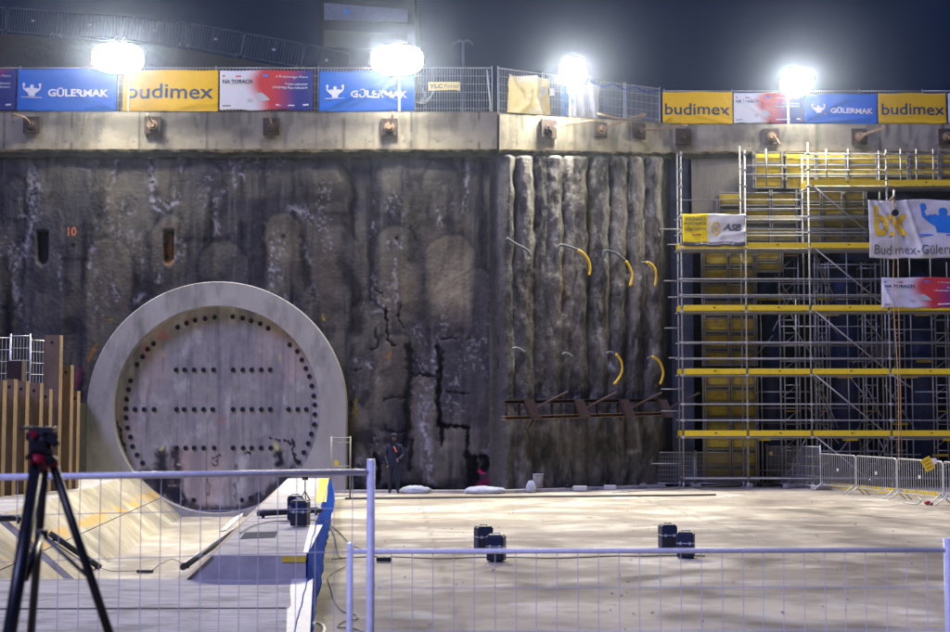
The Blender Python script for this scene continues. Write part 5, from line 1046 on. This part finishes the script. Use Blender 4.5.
# ================================================================== BATTERY CASES (speaker-like boxes)
def make_case():
    t = thing('power_case', 'x', 'power case', (0, 0, 0), 'dark blue cases standing in pairs'); 
    w_, d_, h_ = 0.29, 0.27, 0.41
    mb = MB(); mb.bbox((0, 0, h_ / 2 + 0.015), (w_, d_, h_), 0.022); mb.build('body', 'bluecase', t)
    mb = MB(); mb.bbox((0, 0, h_ * 0.62), (w_ + 0.008, d_ + 0.008, 0.014), 0.003); mb.build('seam', 'palegrey', t)
    mb = MB(); mb.bbox((0, 0, h_ + 0.02), (w_ * 0.86, d_ * 0.86, 0.03), 0.01); mb.build('lid', 'blackpl', t)
    mb = MB(); mb.tube([(-0.07, 0, h_ + 0.02), (-0.06, 0, h_ + 0.06), (0.06, 0, h_ + 0.06), (0.07, 0, h_ + 0.02)], 0.011, 8); mb.build('handle', 'galv', t)
    for sx in (-1, 1): mb = MB(); mb.bbox((sx * 0.08, -d_ / 2 - 0.008, h_ * 0.62), (0.035, 0.016, 0.05), 0.003); mb.build('latch', 'palegrey', t)
    mb = MB(); mb.box((0, -d_ / 2 - 0.004, h_ * 0.3), (w_ * 0.78, 0.006, h_ * 0.42)); mb.build('grille', 'blackpl', t)
    return t
cs = make_case(); CL = [(483.5, 552, 0, 18, 'left case of the middle pair, half hidden behind its neighbour'), (496.5, 562.5, 0, -12, 'right case of the middle pair, nearer the camera'), (669, 550, 0, 10, 'left case of the right pair, black side turned right'), (687.5, 559, 0, -14, 'right case of the right pair, with a handle on top'),
                        (294, 521.5, 0.601, 8, 'case behind its neighbour on the raised slab'), (299, 527.5, 0.601, -8, 'case in front on the raised slab beside the white painted edge')]
for i, (x, y, z, rot, lb) in enumerate(CL):
    o = cs if i == 0 else copy_tree(cs); p = G(x, y, z); o.location = (p.x, p.y + 0.16, z + 0.004); o.rotation_euler = (0, 0, R(rot)); o['label'] = 'dark blue ' + lb; k = 0.97 if z == 0 else 0.93; o.scale = (k, k, k)

# ------------------------------------------------------------------ LED bars, cables
def lightbar(p0, p1, label, r=0.05):
    t = thing('light_bar', label, 'light bar', p0, 'black light bars in the trough'); p0, p1 = Vector(p0), Vector(p1); e = (p1 - p0).normalized()
    mb = MB(); mb.tube([p0, p1], r, 8); mb.build('body', 'blackpl', t)
    for f in (0.08, 0.92): q = p0.lerp(p1, f); mb = MB(); mb.tube([q + Vector((0, 0, 0.06)), q - Vector((0, 0, 0.09))], 0.03, 6); mb.build('bracket', 'blackpl', t)
    mb = MB(); s_ = e.cross(Vector((0, 0, 1))).normalized(); mb.prism([p0 + e * .1 + s_ * 0.02 + Vector((0, 0, r)), p1 - e * .1 + s_ * 0.02 + Vector((0, 0, r)), p1 - e * .1 - s_ * 0.02 + Vector((0, 0, r)), p0 + e * .1 - s_ * 0.02 + Vector((0, 0, r))], (0, 0, 0.008)); mb.build('lens_strip', 'palegrey', t)
rn = Vector((-0.95, -0.08, 1.0)).normalized(); rp0 = Vector((XR(30), 30, -0.7)); a_, b_ = Vector((XR(30), 30, -.7)), Vector((XT(30), 30, .6)); c3 = Vector((XR(20), 20, -.7)); rn = (b_ - a_).cross(c3 - a_).normalized()
if rn.z < 0: rn = -rn
ln_a, ln_b, ln_c = Vector((XL(30), 30, -.7)), Vector((LOW(30), 30, -.15)), Vector((XL(20), 20, -.7)); lnn = (ln_b - ln_a).cross(ln_c - ln_a).normalized()
if lnn.z < 0: lnn = -lnn
off = lambda p, n_: p + n_ * 0.09
lightbar(G(183, 567, -0.5), G(236, 530, -0.3), 'black light bar on the right slope of the trough', 0.065)
lightbar(off(PL(97, 571, ln_a, lnn), lnn), off(PL(47, 537, ln_a, lnn), lnn), 'black light bar across the left slope by the slot', 0.06)
lightbar(G(258, 513.5, 0.68), G(321, 510, 0.68), 'blue black light bar behind the cases on the raised slab', 0.05)
lightbar(G(-12, 519, 0.62), G(21, 518, 0.62), 'black light bar at the left photo edge', 0.05)
mb = MB(); p = G(219, 530, -0.25); mb.prism([G(220, 532, 0), G(233, 519, 0.0), G(243, 514, 0.05), G(242, 517, 0.05), G(226, 531, 0.0)], (0, 0, 0.03)); props(mb.build('steel_strip', 'galv'), 'bright steel strip lying on the top of the right slope', 'steel strip')
def cable(pts, label, z=0.02, r=0.014, n=5, m='cable', name='cable'):
    q = [G(x, y, z) if len(pp) == 2 else G(x, y, pp[2] + 0.02) for pp in pts for x, y in [pp[:2]]]
    mb = MB(); mb.tube(curvept(q, n), r * 0.6, 6); return props(mb.build(name, m), label, 'cable')
cable([(374, 553.5), (405, 551.5), (430, 552.5), (470, 551), (520, 550), (560, 549), (585, 550), (610, 548.5), (640, 549), (664, 548)], 'long black cable running behind the middle pair of cases', r=0.016)
cable([(332, 559), (372, 556.5), (400, 557), (440, 558.5), (490, 557), (560, 558), (610, 556), (640, 556), (688, 555.5), (705, 556)], 'long black cable in front of the left case of the middle pair', r=0.018)
cable([(326, 521), (340, 533), (352, 545), (372, 551.5), (384, 552.5)], 'black cable from the raised slab to the floor cables', r=0.016)
cable([(327, 523), (334, 535), (337, 548), (339, 556), (342, 558)], 'black cable dropping steeply from the raised slab', r=0.014)
cable([(346, 566), (334, 572), (328, 578), (331, 588), (334, 598), (340, 608), (345, 612), (356, 615), (356, 619), (342, 622), (338, 627), (352, 628), (364, 632)], 'thin black cable curling on the floor near the tarpaulin', r=0.012)
cable([(305, 520, .6), (315, 520.5, .6), (325, 521.5, .6), (329, 523, .3)], 'black cable crossing the white painted edge', r=0.014)
cable([(240, 533, .6), (252, 526, .6), (270, 521.5, .6), (288, 521, .6)], 'black cable from the left to the cases on the raised slab', r=0.014)
cable([(101, 568, -.69), (112, 571, -.69), (125, 571, -.69), (140, 570.5, -.69), (152, 570, -.69), (160, 564, -.69), (172, 559, -.69), (182, 563, -.69)], 'thin black cable across the trough floor between the light bars', r=0.012)
mb = MB(); q = G(145, 571, -.66); mb.bbox(q, (0.32, 0.09, 0.06), 0.02); props(mb.build('cable_joint', 'blackpl'), 'black cable connector on the trough floor', 'connector')
q = G(384, 559, 0.05); mb = MB(); mb.bbox(q, (0.25, 0.1, 0.08), 0.02); mb.bbox(q + Vector((0.06, -.055, .0)), (0.05, 0.01, 0.04), 0.003); props(mb.build('power_strip', 'blackpl'), 'black power strip on the floor by the tall fence post', 'power strip')
cable([(612, 493), (640, 491), (660, 490), (680, 488.5), (690, 486), (700, 489), (716, 490)], 'thin cable on the floor in front of the thin mesh fence', r=0.012)
mb = MB(); mb.tube(curvept([G(309, 628), G(315, 624), G(322, 626), G(324, 632), G(318, 640)], 5), 0.03, 8); props(mb.build('white_hose', 'white'), 'white hose end curling out under the blue tarpaulin', 'hose')
# mini camera tripod on slab
p = G(305, 501, 0.601); t = thing('mini_tripod', 'small action camera on a black mini tripod on the raised slab', 'tripod', p)
for k in range(3): a = R(90 + 120 * k); mb = MB(); mb.tube([p + Vector((0, 0, 0.2)), p + Vector((0.13 * math.cos(a), 0.13 * math.sin(a), 0.01))], 0.012, 6); mb.build('leg', 'blackpl', t)
mb = MB(); mb.tube([p + Vector((0, 0, 0.2)), p + Vector((0, 0, 0.42))], 0.013, 6); mb.build('column', 'blackpl', t)
cmr = MB().bbox(p + Vector((0, 0, 0.46)), (0.12, 0.05, 0.075), 0.01).build('camera_body', 'blackpl', t)
mb = MB(); mb.tube([p + Vector((-.02, -0.025, .46)), p + Vector((-.02, -0.04, .46))], 0.02, 8); mb.build('screen', 'redpl', cmr)
# bits at the wall foot
def at(x, y): return G(x, y, 0.0)
t = thing('cement_bucket', 'grey cylindrical bucket at the foot of the columns', 'bucket', at(538, 491)); p = at(538, 491)
MB().tube([p, p + Vector((0, 0, 0.50))], [0.15, 0.17], 16).build('drum', 'collar', t); MB().tube([p + Vector((0, 0, 0.49)), p + Vector((0, 0, 0.52))], 0.18, 16).build('rim', 'palegrey', t)
def lumpy(name, label, cat, c, s_, m, seed, n=14):
    rnd = random.Random(seed); mb = MB(); mb.ball(c + Vector((0, 0, s_[2] * 0.45)), 1.0, n, s_)
    mb.v = [(v_[0] + rnd.uniform(-.12, .12) * s_[0], v_[1] + rnd.uniform(-.12, .12) * s_[1], max(0.0, v_[2] + rnd.uniform(-.12, .12) * s_[2])) for v_ in mb.v]
    return props(mb.build(name, m), label, cat)
lumpy('rubble_bag', 'small pale rubble bag beside the grey bucket', 'bag', at(531, 492.5), (0.15, 0.12, 0.25), 'bag', 1)
lumpy('rubble_bag', 'large bluish heap of bags and sheeting by the dark wall corner', 'bag', at(619, 487), (0.50, 0.25, 0.17), 'bag', 2, 22)
lumpy('rubble_bag', 'rolled pale sheet lying behind the heap of bags', 'bag', at(608, 486), (0.2, 0.12, 0.22), 'bag', 5)
mb = MB(); mb.bbox(at(580, 491.5) + Vector((0, 0, .10)), (0.42, 0.22, 0.14), 0.03); props(mb.build('white_sack', 'palegrey'), 'white sack left of the heap of bags', 'sack')
mb = MB(); mb.bbox(at(610, 490) + Vector((0, 0, .08)), (0.38, 0.2, 0.14), 0.03); props(mb.build('white_sack', 'palegrey'), 'white sack just in front of the heap of bags', 'sack')
p = at(529.5, 489); gt_ = thing('grease_gun', 'thin green topped tool standing by the rubble bag', 'tool', p)
MB().tube([p, p + Vector((0, 0, .45))], 0.02, 6).build('rod', 'blackpl', gt_); MB().tube([p + Vector((0, 0, .42)), p + Vector((0, 0, .68))], 0.045, 8).build('cap', 'green', gt_)
mb = MB(); p = at(613.5, 486); mb.tube([p, p + Vector((0.0, 0, 1.2))], 0.014, 6); props(mb.build('marker_stick', 'palegrey'), 'thin upright stick behind the heap of bags', 'stick')
p = at(568, 490.5); mb = MB(); mb.ball(p + Vector((0, 0, .12)), .09, 8, (1, 1, 1.3)); mb.tube([p + Vector((0, 0, .15)), p + Vector((.02, 0, .35))], .025, 6); mb.tube([p + Vector((0, 0, .2)), p + Vector((-.18, 0, .3))], .02, 6); props(mb.build('hand_pump', 'blackpl'), 'small black pump with a handle left of the white sacks', 'pump')
lumpy('pale_mound', 'low pale sheet mound at the wall foot below the standing person', 'mound', Vector((P(416, 495, D).x, D - 0.75, 0)), (0.5, 0.2, 0.16), 'bag', 7, 20)
lumpy('pale_mound', 'low pale sheet mound at the wall foot by the pink paint', 'mound', Vector((P(484, 495, D).x, D - 0.75, 0)), (0.62, 0.2, 0.15), 'bag', 8, 20)

# ================================================================== PERSON at the wall
def skin_fig(name, verts, edges, radii, m, parent, root=0):
    me = bpy.data.meshes.new(name); me.from_pydata(verts, edges, []); o = link_mesh(name, me, m, parent)
    md = o.modifiers.new('skin', 'SKIN'); sv_ = me.skin_vertices[0].data
    for i, r_ in enumerate(radii): sv_[i].radius = (r_ if isinstance(r_, tuple) else (r_, r_))
    sv_[root].use_root = True; md.use_smooth_shade = True
    s2 = o.modifiers.new('sub', 'SUBSURF'); s2.levels = 2; s2.render_levels = 2
    dg = bpy.context.evaluated_depsgraph_get(); me2 = bpy.data.meshes.new_from_object(o.evaluated_get(dg)); o.modifiers.clear(); o.data = me2
    for q_ in me2.polygons: q_.use_smooth = True
    return o
pp = Vector((P(396, 480, D).x, D - 1.0, 0.0))
per = thing('person', 'person in dark work clothes with an orange strap standing at the wall foot', 'person', pp)
vs = [(0, 0, 0.93), (0, 0, 1.10), (0, 0, 1.30), (0, -0.01, 1.44), (0, -0.03, 1.52), (0, -0.04, 1.60), (0, -0.04, 1.70),
      (-0.19, 0, 1.40), (-0.25, -0.02, 1.13), (-0.20, -0.14, 0.92), (-0.17, -0.19, 0.86),
      (0.19, 0, 1.40), (0.26, -0.03, 1.13), (0.17, -0.19, 1.02), (0.10, -0.24, 1.04),
      (-0.09, 0, 0.84), (-0.11, -0.01, 0.48), (-0.12, 0.02, 0.09), (-0.13, -0.14, 0.05), (0.09, 0, 0.84), (0.10, -0.02, 0.48), (0.11, 0.01, 0.09), (0.13, -0.15, 0.05)]
eg = [(0, 1), (1, 2), (2, 3), (3, 4), (4, 5), (5, 6), (2, 7), (7, 8), (8, 9), (9, 10), (2, 11), (11, 12), (12, 13), (13, 14), (0, 15), (15, 16), (16, 17), (17, 18), (0, 19), (19, 20), (20, 21), (21, 22)]
rd = [(.16, .11), (.15, .11), (.19, .12), .07, .055, .085, .075, .065, .05, .038, .035, .065, .05, .038, .035, .10, .07, .05, .04, .10, .07, .05, .04]
body = skin_fig('body', vs, eg, rd, 'darkcloth', per)
fc = MB().ball(pp + Vector((0, -0.075, 1.63)), 0.075, 12, (0.85, 0.7, 1.15)); fc.ball(pp + Vector((0, -0.135, 1.62)), 0.015, 6, (1, 1, 1.5)); fc.build('face', 'skin', per)
MB().ball(pp + Vector((0, -0.03, 1.70)), 0.105, 14, (0.95, 1.15, 0.75)).build('hood', 'darkcloth', per)
MB().tube(curvept([pp + Vector((0.0, -0.165, 1.38)), pp + Vector((0.04, -0.18, 1.3)), pp + Vector((0.08, -0.175, 1.22))], 4), 0.018, 6).build('strap', 'hivis', per)
for sx, q in ((-1, (-0.17, -0.19, 0.86)), (1, (0.10, -0.24, 1.04))):
    hv = [q, (q[0] + 0.01 * sx, q[1] - 0.03, q[2] - 0.05)]; he = [(0, 1)]; hr = [.026, .024]
    for k in range(4): hv += [(hv[1][0] - 0.024 + 0.016 * k, hv[1][1] - 0.015, hv[1][2] - 0.03), (hv[1][0] - 0.024 + 0.016 * k, hv[1][1] - 0.01, hv[1][2] - 0.06)]; b0 = 2 + 2 * k; he += [(1, b0), (b0, b0 + 1)]; hr += [.009, .008]
    hv += [(q[0] + .03 * -sx, q[1] - .03, q[2] - .04)]; he += [(0, 10)]; hr += [.01]
    skin_fig('hand', hv, he, hr, 'skin', per)

# ================================================================== FAR TOP LEFT: embankment, barriers, building
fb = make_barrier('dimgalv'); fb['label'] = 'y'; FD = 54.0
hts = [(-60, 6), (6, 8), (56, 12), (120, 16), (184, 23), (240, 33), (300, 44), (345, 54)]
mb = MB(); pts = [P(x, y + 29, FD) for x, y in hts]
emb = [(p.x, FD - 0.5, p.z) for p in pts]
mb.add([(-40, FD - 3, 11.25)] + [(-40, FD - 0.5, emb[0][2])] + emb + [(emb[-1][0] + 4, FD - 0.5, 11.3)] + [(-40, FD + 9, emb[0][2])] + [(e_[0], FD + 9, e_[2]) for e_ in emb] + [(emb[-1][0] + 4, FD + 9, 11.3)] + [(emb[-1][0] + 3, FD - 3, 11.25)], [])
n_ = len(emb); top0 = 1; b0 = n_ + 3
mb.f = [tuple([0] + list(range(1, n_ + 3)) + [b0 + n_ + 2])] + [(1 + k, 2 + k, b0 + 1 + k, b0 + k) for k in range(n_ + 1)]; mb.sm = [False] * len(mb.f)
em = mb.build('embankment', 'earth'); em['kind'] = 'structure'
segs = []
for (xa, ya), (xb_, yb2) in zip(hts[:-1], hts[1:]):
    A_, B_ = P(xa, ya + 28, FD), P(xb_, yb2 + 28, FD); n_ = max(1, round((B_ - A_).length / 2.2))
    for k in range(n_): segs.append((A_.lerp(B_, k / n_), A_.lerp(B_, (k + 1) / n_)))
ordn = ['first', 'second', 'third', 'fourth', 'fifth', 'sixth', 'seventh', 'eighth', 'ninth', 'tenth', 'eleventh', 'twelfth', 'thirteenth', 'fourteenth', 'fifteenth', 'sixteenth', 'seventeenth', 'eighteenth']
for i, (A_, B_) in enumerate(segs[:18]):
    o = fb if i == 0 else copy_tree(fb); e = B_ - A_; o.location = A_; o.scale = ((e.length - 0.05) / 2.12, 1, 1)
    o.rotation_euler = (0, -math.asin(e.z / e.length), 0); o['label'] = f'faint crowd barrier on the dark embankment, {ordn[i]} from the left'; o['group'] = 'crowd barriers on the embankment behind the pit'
# office building with boards
bd = 68.0; X0, X1 = P(318, 20, bd).x, P(500, 20, bd).x
ob = thing('site_building', 'dark building behind the fence with a white and a yellow board', 'building', ((X0 + X1) / 2, bd, 11.3))
zt = P(318, -4, bd).z
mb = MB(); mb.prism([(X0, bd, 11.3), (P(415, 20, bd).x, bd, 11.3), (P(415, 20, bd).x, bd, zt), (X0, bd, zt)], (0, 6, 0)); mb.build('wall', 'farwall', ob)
q = [P(324, 3, bd - .1), P(408, 9.5, bd - .1), P(408, 22.5, bd - .1), P(324, 20, bd - .1)]; wb_ = MB().prism(q, (0, 0.05, 0)).build('white_board', 'dimboard', ob)
mb = MB(); v2, f2 = man2d(0.45, 0.35); o_ = P(342, 15, bd - .12); mb.add([(o_.x + a, bd - .12, o_.z + b) for a, b in v2], f2); mb.build('emblem', 'blueink', wb_)
q = [P(324, 30, bd - .1), P(408, 34, bd - .1), P(408, 50, bd - .1), P(324, 47, bd - .1)]; MB().prism(q, (0, 0.05, 0)).build('yellow_board', mat('dimyellow', (0.10, 0.095, 0.06), 0.8), ob)  # weak far light put into the darkened yellow
for k in range(5):
    x = 330 + k * 17; q = [P(x, 54, bd - .05), P(x + 9, 54, bd - .05), P(x + 9, 66, bd - .05), P(x, 66, bd - .05)]; f_ = MB().prism(q, (0, 0.04, 0)).build('window', 'darkhole', ob)
# street lamp
sl = thing('street_lamp', 'unlit twin armed street lamp against the night sky', 'street lamp', (P(463, 60, 60).x, 60, 11.3))
p = P(463, 42, 60); MB().tube([(p.x, 60, 11.3), (p.x, 60, p.z)], [0.11, 0.06], 8).build('pole', 'dimgalv', sl)
for sx in (-1, 1): MB().tube(curvept([p, p + Vector((sx * 0.18, 0, .06)), p + Vector((sx * 0.42, 0, -.1))], 4), [0.05] * 8 + [0.07], 6).build('lamp_head', 'dimgalv', sl)

# ================================================================== FOREGROUND FENCE + TRIPOD
def front_fence(label, A, B, ztop, wires, zs, r, seed):
    A, B = Vector(A), Vector(B); L = (B - A).length; e = (B - A) / L; Z = Vector((0, 0, 1)); t = thing('mesh_fence_panel', label, 'fence', (A + B) / 2, 'fence panels in front of the camera')
    for q, ex_ in ((A, 0.05), (B, 0.07)):
        MB().tube([q + Z * 0.02, q + Z * (ztop + ex_)], r, 16).build('post', 'fencegalv', t)
    MB().tube([A + Z * ztop, B + Z * ztop], r * 0.78, 12).build('rail', 'fencegalv', t); MB().tube([A + Z * 0.15, B + Z * 0.15], r * 0.78, 12).build('rail', 'fencegalv', t)
    mb = MB(); rn_ = random.Random(seed)
    for k in range(1, wires + 1): q = A + e * (L * k / (wires + 1)); mb.tube([q + Z * 0.15, q + Z * 0.8 + e * rn_.uniform(-.006, .006), q + Z * ztop], 0.0022, 5, False)
    for zz in zs: mb.tube([A + Z * zz, B + Z * zz], 0.0022, 5, False)
    mb.build('wire_mesh', 'fencegalv', t)
    mb = MB()
    for q in (A, B): mb.bbox(q + Z * 0.07, (0.24, 0.7, 0.13), 0.02, ax=(e.x, e.y))
    mb.build('foot', 'collar', t); return t
a = P(350, 553, 8.15); b = P(947, 548.5, 8.22)
front_fence('low galvanised mesh fence panel across the bottom of the photo', (a.x, a.y, 0), (b.x, b.y, 0), (a.z + b.z) / 2, 28, [(a.z - 0.20 - 0.245 * k) for k in range(6)], 0.019, 1)
b2_ = P(1500, 548, 8.3); front_fence('low galvanised mesh fence panel beyond the right photo edge', (b.x + 0.05, b.y, 0), (b2_.x, b2_.y, 0), (a.z + b.z) / 2, 26, [(a.z - 0.20 - 0.245 * k) for k in range(6)], 0.019, 2)
zt_ = P(371, 466.5, 7.6).z
dl = 7.6 * (466.5 - 410) / (483.0 - 410)
B_ = P(371, 466.5, 7.6); A_ = P(-25, 483.5, 7.0)
t = front_fence('taller galvanised mesh fence panel at the left with a thick end post', (A_.x, A_.y, 0), (B_.x, B_.y, 0), (A_.z + B_.z) / 2, 19, [zt_ - 0.22, zt_ - .45, zt_ - .9, zt_ - 1.2], 0.022, 3)
# coupler on the tall post
tp = thing('video_tripod', 'black video tripod with red accents at the left in front of the fence', 'tripod', (0, 0, 0)); TD = 4.3
def T(x, y, dd=0.0): return P(x, y, TD + dd)
hub = T(45, 462)
def foot_at(x, y, dd, z=0.8):
    p = T(x, y, dd); k = (z - hub.z) / (p.z - hub.z); return hub + (p - hub) * k
pf = 0.8
L1a, L1b = T(37, 462, -0.03), None
legs = [(T(37.5, 461, -0.04), T(6, 655, -0.35), 0.021, 0.017), (T(52, 461, 0), T(107.5, 628, 0.0), 0.0145, 0.0095), (T(45, 462, 0.05), T(31, 632, 0.45), 0.014, 0.011)]
for k, (p0, p1, r0, r1) in enumerate(legs):
    e = (p1 - p0); tt = (pf + 0.01 - p0.z) / e.z; end = p0 + e * tt
    leg = MB().tube([p0, p0.lerp(end, 0.42)], [r0, r0 * 0.98], 12).tube([p0.lerp(end, 0.42), p0.lerp(end, 0.72)], [r0 * 0.8, r0 * 0.8], 12).tube([p0.lerp(end, 0.72), end], [r0 * 0.62, r0 * 0.62], 12).build('leg', 'carbon', tp)
    for f in (0.42, 0.72): q = p0.lerp(end, f); MB().tube([q - e.normalized() * 0.02, q + e.normalized() * 0.025], r0 * 1.3, 12).build('leg_lock', 'blackpl', leg)
    MB().tube([p0 - e.normalized() * 0.01, p0 + e.normalized() * 0.018], r0 * 1.15, 12).build('collar_ring', 'redpl', leg)
    MB().ball(end + Vector((0, 0, 0.01)), 0.022, 10).build('rubber_foot', 'blackpl', leg)
MB().ball(hub + Vector((0, 0, 0.004)), 0.04, 14, (1.0, 1, 0.55)).build('bowl', 'blackpl', tp)
hd = MB().bbox(T(40, 445), (0.055, 0.06, 0.055), 0.012).tube([T(45, 456), T(42, 440)], [0.03, 0.022], 12).bbox(T(37, 436), (0.06, 0.05, 0.03), 0.008).build('fluid_head', 'carbon', tp)
MB().bbox(T(38.5, 428.2), (0.105, 0.045, 0.010), 0.004).bbox(T(43, 431.5), (0.07, 0.05, 0.010), 0.003).build('plate', 'blackpl', hd)
MB().tube([T(33, 434, -0.04), T(33, 434, -0.02)], 0.011, 12).build('knob', 'redpl', hd)
MB().tube([T(52, 438, -0.03), T(52, 438, 0.03)], 0.018, 12).tube([T(52, 438), T(57, 446)], [.014, .011], 10).build('knob', 'blackpl', hd)
MB().tube(curvept([T(40, 450, .02), T(33, 452, .0), T(27, 458, -0.1)], 3), 0.007, 8).build('pan_bar', 'carbon', hd)
q = T(41.5, 534, 0.03); sp_ = MB().tube([q + Vector((0, 0, -.014)), q + Vector((0, 0, 0.014))], 0.021, 12).build('spreader', 'blackpl', tp)
MB().tube([q, T(25, 578, -0.2)], 0.013, 8).build('spreader_arm', 'carbon', sp_); MB().tube([q, T(86, 575, 0)], [0.007, 0.006], 8).build('spreader_arm', 'greyhose', sp_); MB().tube([q, T(35, 560, 0.3)], 0.006, 8).build('spreader_arm', 'carbon', sp_)
mb = MB(); mb.bbox((-0.8, 4.0, 0.40), (5.5, 3.6, 0.79), 0.01); props(mb.build('camera_stage', 'plywood'), 'low timber stage carrying the video tripod', 'stage')

# ================================================================== HAZE
if HAZE > 0:  # thin volume added to spread a halo round the floodlights
    me = bpy.data.meshes.new('haze'); mb = MB(); mb.box((0, 33, 12), (122, 130, 28)); hz = mb.build('haze', 'cable'); hz.data.materials.clear()
    hm = bpy.data.materials.new('haze'); hm.use_nodes = True; hn = hm.node_tree; hn.nodes.remove(hn.nodes['Principled BSDF'])
    pv = hn.nodes.new('ShaderNodeVolumePrincipled'); pv.inputs['Density'].default_value = HAZE; pv.inputs['Color'].default_value = (0.60, 0.72, 1, 1); pv.inputs['Anisotropy'].default_value = 0.965
    hn.links.new(pv.outputs[0], hn.nodes['Material Output'].inputs['Volume']); hz.data.materials.append(hm); hz['kind'] = 'stuff'
